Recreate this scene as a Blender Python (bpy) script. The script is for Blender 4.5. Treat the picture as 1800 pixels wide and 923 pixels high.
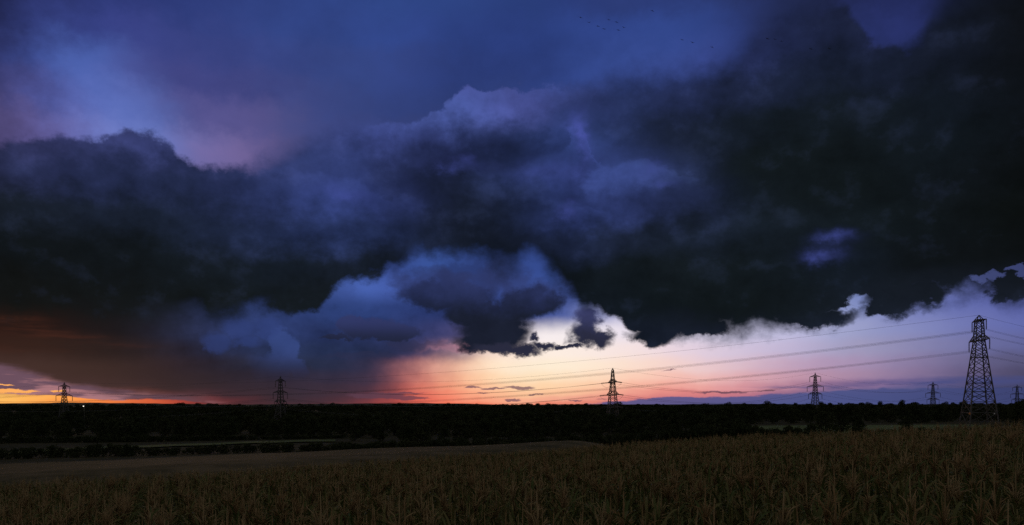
import bpy, bmesh, math, random
import numpy as np
from mathutils import Vector, Matrix

scene = bpy.context.scene
for o in list(bpy.data.objects):
    bpy.data.objects.remove(o)
C = scene.collection

# ------------------------------------------------------------------ camera
F = 1400.0            # focal length in pixels of the 1800 px wide photograph
HX, HY = 900.0, 712.0  # eye-level line of the photograph
cam_d = bpy.data.cameras.new('camera')
cam = bpy.data.objects.new('camera', cam_d)
C.objects.link(cam)
cam_d.sensor_width = 36.0
cam_d.lens = F / 1800.0 * 36.0
cam_d.shift_y = (HY - 461.5) / 1800.0
cam_d.clip_start = 0.1
cam_d.clip_end = 60000.0
cam.location = (0, 0, 0)          # the eye is the height origin of the place
cam.rotation_euler = (math.radians(90), 0, 0)
scene.camera = cam

# ------------------------------------------------------------------ exposure
vs = scene.view_settings
vs.view_transform = 'Standard'
vs.look = 'None'
vs.exposure = 0.0
vs.gamma = 1.0
vs.use_curve_mapping = False
scene.cycles.use_denoising = False
scene.cycles.use_adaptive_sampling = True
scene.cycles.adaptive_threshold = 0.01
scene.cycles.adaptive_min_samples = 32
scene.cycles.max_bounces = 4
scene.cycles.diffuse_bounces = 2
scene.cycles.transparent_max_bounces = 4
scene.cycles.sample_clamp_indirect = 1.0
scene.cycles.sample_clamp_direct = 2.0

SUN_AZ = math.radians(-22.0)      # where the sun has gone down
SUN_EL = math.radians(0.6)

# ------------------------------------------------------------------ world: dusk sky with storm clouds
world = bpy.data.worlds.new('World')
scene.world = world
world.use_nodes = True
NT = world.node_tree
NT.nodes.clear()
world.cycles.sampling_method = 'MANUAL'
world.cycles.sample_map_resolution = 1024


def lin(c):
    c = np.asarray(c, float) / 255.0
    return np.where(c <= 0.04045, c / 12.92, ((c + 0.055) / 1.055) ** 2.4)


class S:
    """a node socket with arithmetic"""
    def __init__(self, s): self.s = s
    def __add__(self, o): return math_('ADD', self, o)
    def __radd__(self, o): return math_('ADD', self, o)
    def __sub__(self, o): return math_('SUBTRACT', self, o)
    def __rsub__(self, o): return math_('SUBTRACT', o, self)
    def __mul__(self, o): return math_('MULTIPLY', self, o)
    def __rmul__(self, o): return math_('MULTIPLY', self, o)
    def __truediv__(self, o): return math_('DIVIDE', self, o)


class group:
    """build nodes inside a node group of their own: with group(a, b) as (ga, gb): ...; call .out(x)"""
    def __init__(self, *ins): self.ins = ins
    def __enter__(self):
        global NT
        self.outer = NT
        g = bpy.data.node_groups.new('sky_part', 'ShaderNodeTree')
        for i in range(len(self.ins)):
            g.interface.new_socket('in%d' % i, in_out='INPUT', socket_type='NodeSocketFloat')
        self.g = g
        gi = g.nodes.new('NodeGroupInput')
        NT = g
        self.args = [S(gi.outputs[i]) for i in range(len(self.ins))]
        return self
    def __exit__(self, *e):
        global NT
        NT = self.outer
        if e[0] is not None: return False
        n = NT.nodes.new('ShaderNodeGroup'); n.node_tree = self.g
        for i, v in enumerate(self.ins): put(n.inputs[i], v)
        self.result = S(n.outputs[0])
    def out(self, x, kind='NodeSocketFloat'):
        self.g.interface.new_socket('out', in_out='OUTPUT', socket_type=kind)
        go = self.g.nodes.new('NodeGroupOutput')
        self.g.links.new(x.s, go.inputs[0])


def put(inp, v):
    if isinstance(v, S): NT.links.new(v.s, inp)
    else: inp.default_value = v


def math_(op, a, b=None, c=None):
    n = NT.nodes.new('ShaderNodeMath'); n.operation = op
    put(n.inputs[0], a)
    if b is not None: put(n.inputs[1], b)
    if c is not None: put(n.inputs[2], c)
    return S(n.outputs[0])


def clamp01(a):
    n = NT.nodes.new('ShaderNodeClamp'); put(n.inputs[0], a); return S(n.outputs[0])


def step(x, lo, hi, a=0.0, b=1.0, kind='SMOOTHSTEP'):
    n = NT.nodes.new('ShaderNodeMapRange'); n.interpolation_type = kind
    put(n.inputs['Value'], x); put(n.inputs['From Min'], lo); put(n.inputs['From Max'], hi)
    put(n.inputs['To Min'], a); put(n.inputs['To Max'], b)
    return S(n.outputs['Result'])


def xyz(x, y, z):
    n = NT.nodes.new('ShaderNodeCombineXYZ')
    for i, v in enumerate((x, y, z)): put(n.inputs[i], v)
    return S(n.outputs[0])


def vmul(v, k):
    n = NT.nodes.new('ShaderNodeVectorMath'); n.operation = 'MULTIPLY'
    put(n.inputs[0], v); n.inputs[1].default_value = k
    return S(n.outputs[0])


def vadd(v, k):
    n = NT.nodes.new('ShaderNodeVectorMath'); n.operation = 'ADD'
    put(n.inputs[0], v); put(n.inputs[1], k)
    return S(n.outputs[0])


def scale_col(c, f):
    n = NT.nodes.new('ShaderNodeVectorMath'); n.operation = 'SCALE'
    put(n.inputs[0], c); put(n.inputs['Scale'], f)
    return S(n.outputs[0])


def noise(vec, scale, detail=5.0, rough=0.55, lac=2.0, dist=0.0, kind='FBM'):
    n = NT.nodes.new('ShaderNodeTexNoise'); n.noise_dimensions = '3D'
    n.noise_type = kind
    put(n.inputs['Vector'], vec)
    n.inputs['Scale'].default_value = scale
    n.inputs['Detail'].default_value = detail
    n.inputs['Roughness'].default_value = rough
    n.inputs['Lacunarity'].default_value = lac
    n.inputs['Distortion'].default_value = dist
    return S(n.outputs[0])


def mix(f, a, b, mode='MIX'):
    n = NT.nodes.new('ShaderNodeMix'); n.data_type = 'RGBA'; n.blend_type = mode
    n.clamp_factor = True
    put(n.inputs[0], f)
    for i, v in ((6, a), (7, b)):
        if isinstance(v, S): NT.links.new(v.s, n.inputs[i])
        else: n.inputs[i].default_value = (*[float(q) for q in v], 1.0)
    return S(n.outputs[2])


def col(rgb):
    return tuple(float(q) for q in lin(rgb))


def px_az(px): return math.atan((px - HX) / F)
def px_t(px, py): return (HY - py) / math.hypot(F, px - HX)


AZ0, AZ1 = math.radians(-38.0), math.radians(38.0)
XS = [HX + F * math.tan(AZ0 + (AZ1 - AZ0) * i / 31.0) for i in range(32)]   # pixel column of each of the 32 stops

tc = NT.nodes.new('ShaderNodeTexCoord')
D = S(tc.outputs['Generated'])
sep = NT.nodes.new('ShaderNodeSeparateXYZ'); NT.links.new(D.s, sep.inputs[0])
dx, dy, dz = S(sep.outputs[0]), S(sep.outputs[1]), S(sep.outputs[2])
az = math_('ARCTAN2', dx, dy)
hyp = math_('SQRT', dx * dx + dy * dy)
tt = dz / math_('MAXIMUM', hyp, 0.02)
P = vmul(D, (F, F, F * 1.25))       # direction in pixel-sized units for the noises


def curve_raw(u, pts, interp='LINEAR'):
    """float curve over azimuth; pts = list of (az, value)"""
    vals = [v for _, v in pts]
    lo, hi = min(vals), max(vals)
    hi = hi if hi > lo else lo + 1e-6
    r = NT.nodes.new('ShaderNodeFloatCurve')
    cm = r.mapping; cv = cm.curves[0]
    q = [((a - AZ0) / (AZ1 - AZ0), (v - lo) / (hi - lo)) for a, v in pts]
    q = [(min(1, max(0, a)), b) for a, b in q]
    cv.points[0].location = q[0]; cv.points[1].location = q[-1]
    for a, b in q[1:-1]: cv.points.new(a, b)
    for p in cv.points: p.handle_type = 'AUTO_CLAMPED'
    cm.use_clip = False
    cm.update()
    put(r.inputs['Value'], u)
    return S(r.outputs[0]) * (hi - lo) + lo


def edge_curve(u, pts):
    """pixel outline [(px,py)...] -> height (tan of elevation) as a function of azimuth"""
    return curve_raw(u, [(px_az(x), px_t(x, y)) for x, y in pts])


def val_curve(u, pts):
    return curve_raw(u, [(px_az(x), v) for x, v in pts])


def grid(u, t, rows):
    """rows = [(py, [(px, rgb), ...]), ...] -> smooth colour over (azimuth, height)"""
    ys = np.array([r[0] for r in rows], float)
    tab = np.zeros((len(rows), 32, 3))
    for i, (y, lst) in enumerate(rows):
        cl = np.array([p[1] for p in lst], float)
        for k in range(3): tab[i, :, k] = np.interp(XS, [p[0] for p in lst], cl[:, k])
    ts = [(HY - y) / F for y in ys]
    order = np.argsort(ys)
    with group(u, t) as g:
        gu, gt = g.args
        out = None
        for i in range(len(rows)):
            ramp = NT.nodes.new('ShaderNodeValToRGB')
            ramp.color_ramp.interpolation = 'B_SPLINE'
            el = ramp.color_ramp.elements
            while len(el) < 32: el.new(0.5)
            for j in range(32):
                yy = HY - ts[i] * math.hypot(F, XS[j] - HX)     # row of the photograph in this column
                c = [np.interp(yy, ys[order], tab[order, j, k]) for k in range(3)]
                el[j].position = j / 31.0
                el[j].color = (*[float(q) for q in lin(c)], 1.0)
            put(ramp.inputs[0], gu)
            rc = S(ramp.outputs[0])
            out = rc if out is None else mix(step(gt, ts[i - 1], ts[i]), out, rc)
        g.out(out, 'NodeSocketColor')
    return g.result


def ell_r2(v, cx, cy, rx, ry):
    a0, t0 = px_az(cx), px_t(cx, cy)
    k = F / math.hypot(F, cx - HX)
    ra, rt = rx / F * k * k, ry / F * k
    n = NT.nodes.new('ShaderNodeVectorMath'); n.operation = 'MULTIPLY_ADD'
    put(n.inputs[0], v)
    n.inputs[1].default_value = (1 / ra, 1 / rt, 0)
    n.inputs[2].default_value = (-a0 / ra, -t0 / rt, 0)
    d = NT.nodes.new('ShaderNodeVectorMath'); d.operation = 'DOT_PRODUCT'
    NT.links.new(n.outputs[0], d.inputs[0]); NT.links.new(n.outputs[0], d.inputs[1])
    return S(d.outputs['Value'])


def lobes(u_az, t, ells):
    """largest of several soft ellipses: 1 at the centre, 0 on the outline, negative outside"""
    with group(u_az, t) as g:
        v = xyz(g.args[0], g.args[1], 0.0)
        out = None
        for e in ells:
            r2 = ell_r2(v, *e)
            out = r2 if out is None else math_('MINIMUM', out, r2)
        g.out(1.0 - out)
    return g.result


def glow(u_az, t, ells):
    """sum of gaussian patches"""
    with group(u_az, t) as g:
        v = xyz(g.args[0], g.args[1], 0.0)
        out = None
        for (cx, cy, rx, ry, w) in ells:
            q = math_('POWER', 0.36788, ell_r2(v, cx, cy, rx, ry))
            out = q * w if out is None else math_('MULTIPLY_ADD', q, w, out)
        g.out(out)
    return g.result

PX = 1.0 / F
# turbulence shared by the layers
n_big = (noise(P, 1 / 230.0, 3, 0.5) - 0.5) * 2.0
n_big2 = (noise(vadd(P, (731.0, 91.0, 377.0)), 1 / 230.0, 3, 0.5) - 0.5) * 2.0
n_mid = (noise(P, 1 / 75.0, 6, 0.62) - 0.5) * 2.2
n_mid2 = (noise(vadd(P, (311.0, 915.0, 77.0)), 1 / 75.0, 6, 0.62) - 0.5) * 2.2
n_fine = (noise(vadd(P, (51.0, 215.0, 770.0)), 1 / 22.0, 4, 0.62) - 0.5) * 2.2
# billows lit from above: difference of the same turbulence a little higher up
def billow(p, size, up, seed):
    """rounded puffs with dark creases, lit from above"""
    q = vadd(p, (seed, seed * 0.7, seed * 1.3))
    a_ = noise(q, 1 / size, 6, 0.58, 2.1, 0.0, 'RIDGED_MULTIFRACTAL')
    b_ = noise(vadd(q, (0.0, 0.0, up)), 1 / size, 6, 0.58, 2.1, 0.0, 'RIDGED_MULTIFRACTAL')
    return b_ - a_
Pw = vadd(vmul(P, (1.0, 1.0, 1.1)), xyz(n_mid * 26, n_mid2 * 26, n_mid * 20))
relief = billow(Pw, 210.0, 26.0, 17.0) * 0.75 + billow(Pw, 84.0, 12.0, 430.0) * 0.7
relief = math_('MAXIMUM', math_('MINIMUM', relief, 1.0), -1.0)

az_w = az + (n_big * 40 + n_mid * 52) * PX
t_w = tt + (n_big2 * 34 + n_mid2 * 46) * PX
def U(a): return clamp01((a - AZ0) * (1.0 / (AZ1 - AZ0)))
u, u_w = U(az), U(az_w)

HIGH = [
 (-60, [(0,(30,34,69)),(200,(42,51,108)),(600,(46,64,125)),(1000,(42,59,116)),(1300,(36,45,83)),(1600,(26,32,60)),(1800,(14,17,29))]),
 (0, [(0,(30,34,69)),(100,(45,54,112)),(300,(46,59,120)),(500,(46,64,125)),(700,(48,71,135)),(900,(44,64,125)),(1000,(42,59,119)),(1100,(42,56,110)),(1200,(46,64,130)),(1300,(38,47,89)),(1400,(32,39,71)),(1500,(34,41,83)),(1590,(40,49,106)),(1650,(26,32,62)),(1700,(19,25,44)),(1800,(11,14,21))]),
 (60, [(0,(38,43,87)),(100,(58,73,141)),(200,(58,66,135)),(300,(56,66,129)),(500,(48,64,123)),(700,(48,68,133)),(900,(44,62,125)),(1000,(46,66,131)),(1100,(48,68,135)),(1200,(54,77,148)),(1300,(46,62,125)),(1400,(31,39,73)),(1480,(32,41,83)),(1550,(54,64,133)),(1610,(36,45,94)),(1700,(20,26,44)),(1800,(12,15,21))]),
 (120, [(0,(48,51,98)),(90,(66,83,156)),(150,(78,105,183)),(210,(74,88,156)),(300,(62,66,127)),(450,(56,64,123)),(600,(54,70,129)),(700,(50,65,123)),(800,(44,60,119)),(950,(46,64,127)),(1100,(54,75,144)),(1200,(60,77,148)),(1300,(50,66,129)),(1400,(34,43,83)),(1550,(38,47,96)),(1650,(22,28,48)),(1800,(12,15,21))]),
 (180, [(0,(62,60,104)),(100,(80,81,146)),(170,(88,105,179)),(215,(94,118,196)),(260,(80,81,144)),(320,(72,73,131)),(420,(70,73,131)),(500,(64,71,127)),(600,(56,68,123)),(720,(46,60,114)),(900,(46,62,119)),(1100,(50,66,125)),(1800,(14,18,27))]),
 (240, [(0,(86,75,119)),(100,(98,92,152)),(180,(104,113,185)),(240,(110,135,210)),(290,(102,107,172)),(340,(96,86,137)),(400,(102,98,158)),(450,(108,96,152)),(500,(80,81,133)),(600,(56,66,120)),(1800,(14,18,27))]),
 (295, [(0,(100,88,129)),(200,(120,126,191)),(300,(132,135,196)),(350,(122,116,173)),(400,(116,109,166)),(455,(122,98,141)),(510,(78,75,121)),(600,(56,66,120)),(1800,(14,18,27))]),
]
FRONT = [
 (60, [(0,(44,49,91)),(400,(49,57,106)),(700,(51,63,118)),(1000,(46,61,120)),(1200,(44,59,114)),(1300,(37,46,91)),(1400,(26,33,63)),(1500,(25,31,57)),(1600,(21,27,46)),(1700,(15,20,32)),(1800,(10,12,18))]),
 (120, [(0,(44,49,91)),(400,(49,57,106)),(600,(53,63,119)),(800,(58,65,124)),(900,(53,65,124)),(1000,(49,64,124)),(1100,(42,54,106)),(1200,(40,51,101)),(1300,(32,40,78)),(1400,(26,33,62)),(1500,(22,29,51)),(1600,(20,26,44)),(1700,(15,20,31)),(1800,(10,13,19))]),
 (180, [(0,(46,49,87)),(300,(53,57,101)),(500,(51,59,109)),(600,(53,63,116)),(700,(62,76,138)),(830,(65,80,144)),(900,(62,68,127)),(1000,(48,59,112)),(1100,(33,44,82)),(1200,(29,37,69)),(1300,(23,30,49)),(1400,(19,27,40)),(1500,(17,24,33)),(1600,(17,24,35)),(1700,(16,23,34)),(1800,(11,15,22))]),
 (240, [(0,(46,49,87)),(100,(48,52,95)),(200,(58,65,116)),(300,(48,53,99)),(400,(55,59,106)),(500,(50,57,101)),(600,(48,59,112)),(700,(51,61,116)),(800,(42,52,99)),(900,(38,49,91)),(980,(44,59,112)),(1030,(55,76,146)),(1060,(44,57,106)),(1100,(30,40,72)),(1200,(22,29,46)),(1300,(18,26,35)),(1400,(16,23,28)),(1600,(16,23,31)),(1700,(14,21,29)),(1800,(9,12,17))]),
 (300, [(0,(35,40,70)),(100,(40,47,86)),(200,(40,48,89)),(300,(33,41,76)),(400,(39,48,87)),(500,(49,61,112)),(600,(46,59,112)),(700,(39,48,91)),(800,(29,37,65)),(900,(33,44,80)),(1000,(49,63,122)),(1080,(44,57,106)),(1130,(48,61,114)),(1180,(33,43,76)),(1240,(21,28,42)),(1300,(15,22,27)),(1500,(14,20,25)),(1700,(13,18,25)),(1800,(8,11,14))]),
 (360, [(0,(20,26,36)),(100,(24,31,48)),(200,(27,35,57)),(300,(27,35,59)),(400,(32,40,74)),(500,(40,51,97)),(600,(44,57,112)),(700,(40,50,97)),(800,(25,32,49)),(900,(30,40,70)),(1000,(44,57,110)),(1100,(38,48,91)),(1200,(32,40,72)),(1300,(20,28,41)),(1400,(16,23,28)),(1500,(14,21,25)),(1650,(13,19,25)),(1800,(7,10,11))]),
 (420, [(0,(14,19,25)),(100,(16,21,27)),(200,(18,24,33)),(300,(20,28,41)),(400,(23,31,50)),(500,(30,40,70)),(600,(36,48,89)),(700,(33,44,78)),(800,(24,31,47)),(900,(26,34,56)),(1000,(32,42,74)),(1100,(22,29,46)),(1300,(20,28,39)),(1400,(18,25,35)),(1500,(17,24,32)),(1600,(11,16,20)),(1700,(10,13,16)),(1800,(7,10,11))]),
 (480, [(0,(12,15,18)),(200,(15,19,23)),(300,(16,21,25)),(400,(18,24,30)),(500,(19,26,34)),(600,(21,28,40)),(750,(23,30,44)),(900,(23,30,45)),(1000,(19,27,36)),(1200,(18,25,31)),(1300,(16,23,28)),(1400,(16,23,30)),(1500,(20,28,42)),(1600,(14,19,25)),(1700,(16,21,30)),(1800,(16,21,30))]),
 (540, [(0,(19,18,17)),(100,(18,19,20)),(300,(18,21,24)),(400,(18,23,27)),(500,(21,27,34)),(1000,(21,28,40)),(1100,(19,27,36)),(1200,(16,23,28)),(1300,(15,21,26)),(1400,(18,25,32)),(1500,(23,29,41)),(1600,(25,31,43)),(1800,(25,30,44))]),
 (600, [(0,(26,23,21)),(400,(19,24,28)),(1000,(23,30,44)),(1100,(22,29,44)),(1180,(26,32,49)),(1800,(26,32,48))]),
]
BACK = [
 (440, [(0,(24,28,40)),(600,(30,38,66)),(680,(48,60,116)),(740,(56,82,150)),(800,(56,82,152)),(850,(48,68,132)),(900,(46,64,126)),(940,(54,78,146)),(1000,(48,64,126)),(1200,(70,84,150)),(1500,(120,140,200)),(1800,(84,94,160))]),
 (470, [(0,(24,28,40)),(550,(30,38,66)),(640,(60,82,154)),(700,(60,80,152)),(740,(58,86,156)),(800,(56,82,152)),(850,(52,74,140)),(900,(50,70,136)),(950,(54,78,146)),(1000,(52,72,138)),(1200,(90,104,170)),(1500,(124,144,204)),(1800,(84,94,160))]),
 (510, [(0,(24,24,30)),(450,(28,34,56)),(540,(44,56,100)),(590,(66,92,170)),(630,(82,112,198)),(670,(78,106,188)),(710,(62,82,155)),(900,(60,82,155)),(960,(64,90,165)),(1020,(62,86,160)),(1070,(72,90,160)),(1200,(140,150,200)),(1500,(112,130,190)),(1600,(98,108,172)),(1800,(82,90,157))]),
 (550, [(0,(30,23,22)),(100,(27,23,24)),(200,(25,25,31)),(300,(33,38,55)),(350,(48,58,98)),(400,(44,58,106)),(500,(48,64,116)),(560,(52,72,132)),(610,(48,68,126)),(660,(50,70,130)),(710,(43,58,112)),(800,(42,55,106)),(900,(48,62,118)),(960,(60,80,148)),(1000,(76,94,162)),(1040,(118,128,184)),(1090,(206,204,230)),(1130,(222,216,236)),(1300,(198,203,232)),(1400,(186,190,222)),(1500,(142,154,204)),(1600,(125,135,194)),(1700,(104,114,178)),(1800,(94,104,172))]),
 (590, [(0,(66,36,27)),(100,(56,33,28)),(200,(40,30,31)),(290,(36,34,46)),(350,(48,54,86)),(420,(44,56,100)),(500,(46,60,108)),(560,(40,52,94)),(650,(42,52,94)),(720,(42,52,96)),(770,(60,64,112)),(820,(70,68,114)),(870,(120,110,150)),(920,(240,228,232)),(960,(252,244,240)),(1010,(250,240,240)),(1100,(234,224,236)),(1200,(218,212,232)),(1300,(205,200,228)),(1400,(186,184,220)),(1500,(160,162,198)),(1600,(134,137,184)),(1700,(112,117,172)),(1800,(95,101,160))]),
 (620, [(0,(62,41,35)),(100,(66,44,38)),(200,(58,40,36)),(300,(42,34,40)),(400,(36,41,66)),(450,(38,46,76)),(550,(34,44,74)),(620,(34,44,74)),(700,(40,47,80)),(750,(62,58,94)),(790,(96,76,108)),(830,(200,150,146)),(870,(250,222,206)),(950,(255,241,226)),(1100,(248,228,224)),(1200,(232,210,222)),(1300,(208,192,215)),(1400,(188,176,208)),(1500,(160,152,184)),(1600,(138,132,170)),(1700,(112,111,154)),(1800,(86,87,128))]),
 (645, [(0,(72,52,50)),(100,(66,46,40)),(200,(62,44,38)),(300,(50,36,38)),(400,(42,38,50)),(500,(38,42,62)),(600,(35,43,68)),(680,(54,48,72)),(712,(84,62,82)),(735,(150,92,102)),(762,(224,140,128)),(800,(250,188,158)),(850,(255,222,190)),(900,(254,236,210)),(1000,(254,237,213)),(1100,(253,225,205)),(1200,(242,206,203)),(1300,(218,186,198)),(1400,(190,156,182)),(1500,(168,142,176)),(1600,(136,120,158)),(1700,(104,97,136)),(1800,(74,71,98))]),
 (665, [(0,(84,60,60)),(100,(72,50,46)),(200,(64,46,42)),(300,(54,40,40)),(400,(47,38,46)),(500,(45,40,56)),(600,(50,44,62)),(670,(60,48,68)),(703,(88,62,80)),(730,(165,88,92)),(760,(224,130,117)),(800,(252,180,144)),(850,(255,210,170)),(900,(255,227,190)),(1000,(254,226,193)),(1100,(253,210,184)),(1200,(244,187,177)),(1300,(221,168,174)),(1400,(197,150,168)),(1500,(168,136,162)),(1600,(138,118,154)),(1700,(94,86,124)),(1800,(68,66,95))]),
 (680, [(0,(96,70,74)),(100,(86,62,64)),(200,(72,52,52)),(300,(60,43,43)),(400,(53,40,46)),(500,(51,42,54)),(600,(58,46,60)),(660,(70,50,65)),(697,(108,60,71)),(725,(182,82,84)),(758,(236,124,105)),(800,(253,170,132)),(900,(254,213,170)),(1000,(254,213,172)),(1100,(251,188,162)),(1200,(240,166,156)),(1300,(216,148,155)),(1400,(178,128,150)),(1500,(146,110,146)),(1600,(110,97,146)),(1700,(76,76,116)),(1800,(58,61,95))]),
 (692, [(0,(255,190,100)),(100,(255,170,82)),(150,(245,140,74)),(220,(170,84,66)),(300,(88,51,53)),(400,(60,42,48)),(500,(55,44,54)),(600,(66,48,60)),(655,(80,52,64)),(690,(136,66,71)),(720,(200,82,78)),(752,(236,112,94)),(800,(250,152,120)),(900,(253,199,156)),(1000,(253,198,157)),(1100,(243,166,147)),(1200,(222,126,124)),(1300,(190,116,132)),(1400,(140,105,138)),(1500,(110,98,140)),(1600,(86,88,136)),(1700,(66,71,112)),(1800,(52,57,92))]),
 (704, [(0,(255,198,104)),(100,(255,174,84)),(150,(255,152,72)),(200,(250,132,66)),(250,(228,98,58)),(300,(192,72,56)),(350,(140,56,56)),(400,(74,43,48)),(500,(56,43,51)),(600,(76,48,58)),(650,(92,52,61)),(685,(160,70,69)),(715,(210,84,76)),(750,(238,108,88)),(800,(248,138,110)),(900,(249,176,140)),(1000,(241,170,145)),(1100,(226,134,124)),(1200,(205,118,126)),(1300,(160,108,134)),(1500,(82,84,130)),(1800,(50,55,90))]),
 (712, [(0,(250,180,90)),(100,(252,160,76)),(200,(246,124,62)),(300,(170,64,54)),(400,(66,42,48)),(600,(80,50,58)),(700,(206,84,74)),(800,(246,122,90)),(1000,(236,140,116)),(1200,(190,112,124)),(1400,(96,92,136)),(1800,(58,64,108))]),
]

# ---- far background through the gaps
az_b = az + (n_big * 26 + n_mid * 22) * PX
t_b = tt + (n_big2 * 10 + n_mid2 * 9) * PX
u_b = U(az_b)
sky_back = grid(u_b, t_b, BACK)

# low flat bank of blue cloud right of the middle
wisp = (noise(vmul(P, (1.0, 1.0, 7.0)), 1 / 120.0, 5, 0.6) - 0.5) * 2.0
bank = edge_curve(u, [(860,722),(940,717),(1000,712),(1100,704),(1200,698),(1300,697),(1360,694),(1430,690),(1500,685),(1600,684),(1800,680)])
t_bank = tt + (wisp * 7 + n_fine * 3) * PX
m = step(bank - t_bank, -1.2 * PX, 2.5 * PX)
c_bank = mix(step(u, 0.45, 0.62), col((118, 98, 130)), col((76, 84, 136)))
c_bank = mix(step(u, 0.75, 1.0), c_bank, col((56, 62, 106)))
sky_back = mix(m * 0.92, sky_back, c_bank)
# flat streaks over the pink on the right
band = glow(az, t_bank, [(1620,672,190,6,0.9),(1760,662,120,7,0.9),(1500,679,120,3,0.6),(1380,681,70,2.4,0.5)])
sky_back = mix(clamp01(band * step(wisp, -0.3, 0.25)) * 0.85, sky_back, col((70, 76, 128)))
# small dark streaks in the afterglow
az_k, t_k = az_b, tt + (n_fine * 5 + wisp * 4) * PX
dark = lobes(az_k, t_k, [(832,681,22,2.2),(870,683,26,2.0),(915,681,34,3.2),(853,691,15,1.5),(945,693,18,1.6),(905,703,18,1.8),(1012,703,16,1.4),(1172,650,14,1.2),(1262,690,60,1.6),(1345,687,24,1.8),(1060,702,12,1.0)])
sky_back = mix(step(dark, 0.0, 0.7) * 0.8, sky_back, col((112, 78, 96)))
dark2 = lobes(az_k, t_k, [(660,696,62,5.0),(715,700,44,4.0),(690,692,70,2.6)])
sky_back = mix(step(dark2, 0.0, 0.6) * 0.75, sky_back, col((92, 62, 78)))
# left: purple sheet over the orange, brown shower cloud over both
t_l = tt + (wisp * 9 + n_mid2 * 6) * PX
e1 = edge_curve(u, [(-90,686),(0,690),(40,692),(100,698),(150,701),(220,703),(300,706),(380,711),(500,716)])
c1 = mix(step(u, 0.10, 0.28), col((108, 80, 94)), col((92, 60, 64)))
c1 = mix(step(wisp, -0.05, 0.22), c1, col((168, 118, 124)))
e2 = edge_curve(u, [(-90,634),(0,648),(40,657),(80,668),(120,679),(170,688),(230,696),(300,702),(360,706),(420,716)])
sky_l = mix(step(t_l - e1, -0.8 * PX, 2.2 * PX) * step(t_l - e2, 2 * PX, 16 * PX, 1.0, 0.0) * step(u, 0.20, 0.25, 1.0, 0.0), sky_back, c1)
slit = lobes(az_k, t_k, [(18,687,60,3.6),(10,677,22,1.6),(100,686,16,2.0),(-50,687,60,5)])
sky_l = mix(step(slit, 0.0, 0.5), sky_l, col((255, 176, 96)))
brown = grid(u_b, t_b, [
 (520, [(0,(24,20,19)),(200,(24,22,24)),(400,(30,32,44))]),
 (555, [(0,(34,22,19)),(60,(27,20,19)),(200,(26,24,28)),(330,(34,38,54)),(420,(50,60,104))]),
 (590, [(0,(52,30,24)),(80,(46,28,23)),(160,(34,25,24)),(240,(30,27,31)),(330,(38,40,60)),(420,(52,62,106))]),
 (620, [(0,(54,37,31)),(100,(57,40,34)),(200,(48,35,32)),(300,(40,33,38)),(400,(40,43,66))]),
 (655, [(0,(76,54,50)),(100,(70,49,44)),(200,(64,46,41)),(300,(52,38,40)),(400,(46,40,52))]),
 (700, [(0,(80,56,56)),(200,(72,50,48)),(300,(62,44,44)),(400,(54,41,47))]),
])
m2 = step(t_l + (wisp * 10 + n_mid * 6) * PX - e2, -5 * PX, 14 * PX) * step(u, 0.14, 0.24, 1.0, 0.0)
streak = glow(az, t_l, [(20,560,50,8,0.7),(60,577,60,6,0.6),(110,590,70,5,0.5),(180,605,80,5,0.3),(60,612,90,5,0.25)])
brown = mix(clamp01(streak * step(wisp, -0.35, 0.4)) * 0.8, brown, col((92, 48, 35)))
sky_l = mix(m2, sky_l, brown)

veil = glow(az, tt, [(800,480,170,50,1.0),(960,490,80,50,0.8),(620,540,120,50,0.5)])
sky_l = mix(clamp01(veil) * step(n_mid + n_big * 0.6 + relief * 0.25, -0.20, 0.25) * 0.65, sky_l, col((36, 46, 88)))
# blue cumulus in the gap, with billows
gapmask = glow(az, tt, [(460,590,190,75,1.0),(700,560,180,80,0.8)])
k = 1.0 + clamp01(gapmask) * relief * 0.75 + clamp01(gapmask) * n_mid * 0.75
sky_l = scale_col(sky_l, math_('MAXIMUM', k, 0.3))
# upright cumulus tower
azc, tcu = az + (n_mid * 22 + n_fine * 15) * PX, tt + (n_mid2 * 18 + n_fine * 13) * PX
cu = lobes(azc, tcu, [(492,600,20,26),(504,622,32,34),(478,646,44,30),(524,648,22,24)])
cu_c = mix(step(tt, px_t(495, 660), px_t(495, 600)), col((46, 52, 90)), col((56, 74, 132)))
cu_c = scale_col(cu_c, 1.0 + relief * 0.22 + n_mid * 0.3)
sky_l = mix(step(cu, -0.15, 0.55) * 0.75 * step(tt, px_t(495, 676), px_t(495, 618)) * step(az, px_az(430), px_az(505), 0.25, 1.0), sky_l, cu_c)
cu2 = lobes(azc, tcu, [(415,575,34,24),(380,600,34,22),(432,600,26,16),(470,575,30,18)])
sky_l = mix(step(cu2, -0.3, 0.9) * 0.5, sky_l, scale_col(mix(0.0, col((50, 66, 124)), col((0,0,0))), 1.0 + relief * 0.5))
# dusky flat-bellied clouds left of the gap
d1 = lobes(azc, tcu, [(650,578,58,20),(610,566,24,16),(690,590,56,12),(590,592,34,7)])
d1c = mix(step(tt, px_t(650, 600), px_t(650, 560)), col((32, 36, 56)), col((50, 56, 100)))
sky_l = mix(step(d1, -0.05, 0.5) * 0.85, sky_l, d1c)
d3 = lobes(azc, tcu, [(735,612,60,10),(640,625,80,8),(700,606,36,8)])
sky_l = mix(step(d3, 0.0, 0.8) * 0.5, sky_l, col((44, 46, 74)))
pk = glow(azc, tcu, [(812,612,36,6,0.9),(770,618,24,4,0.4)])
sky_l = mix(clamp01(pk), sky_l, col((170, 120, 140)))

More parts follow.
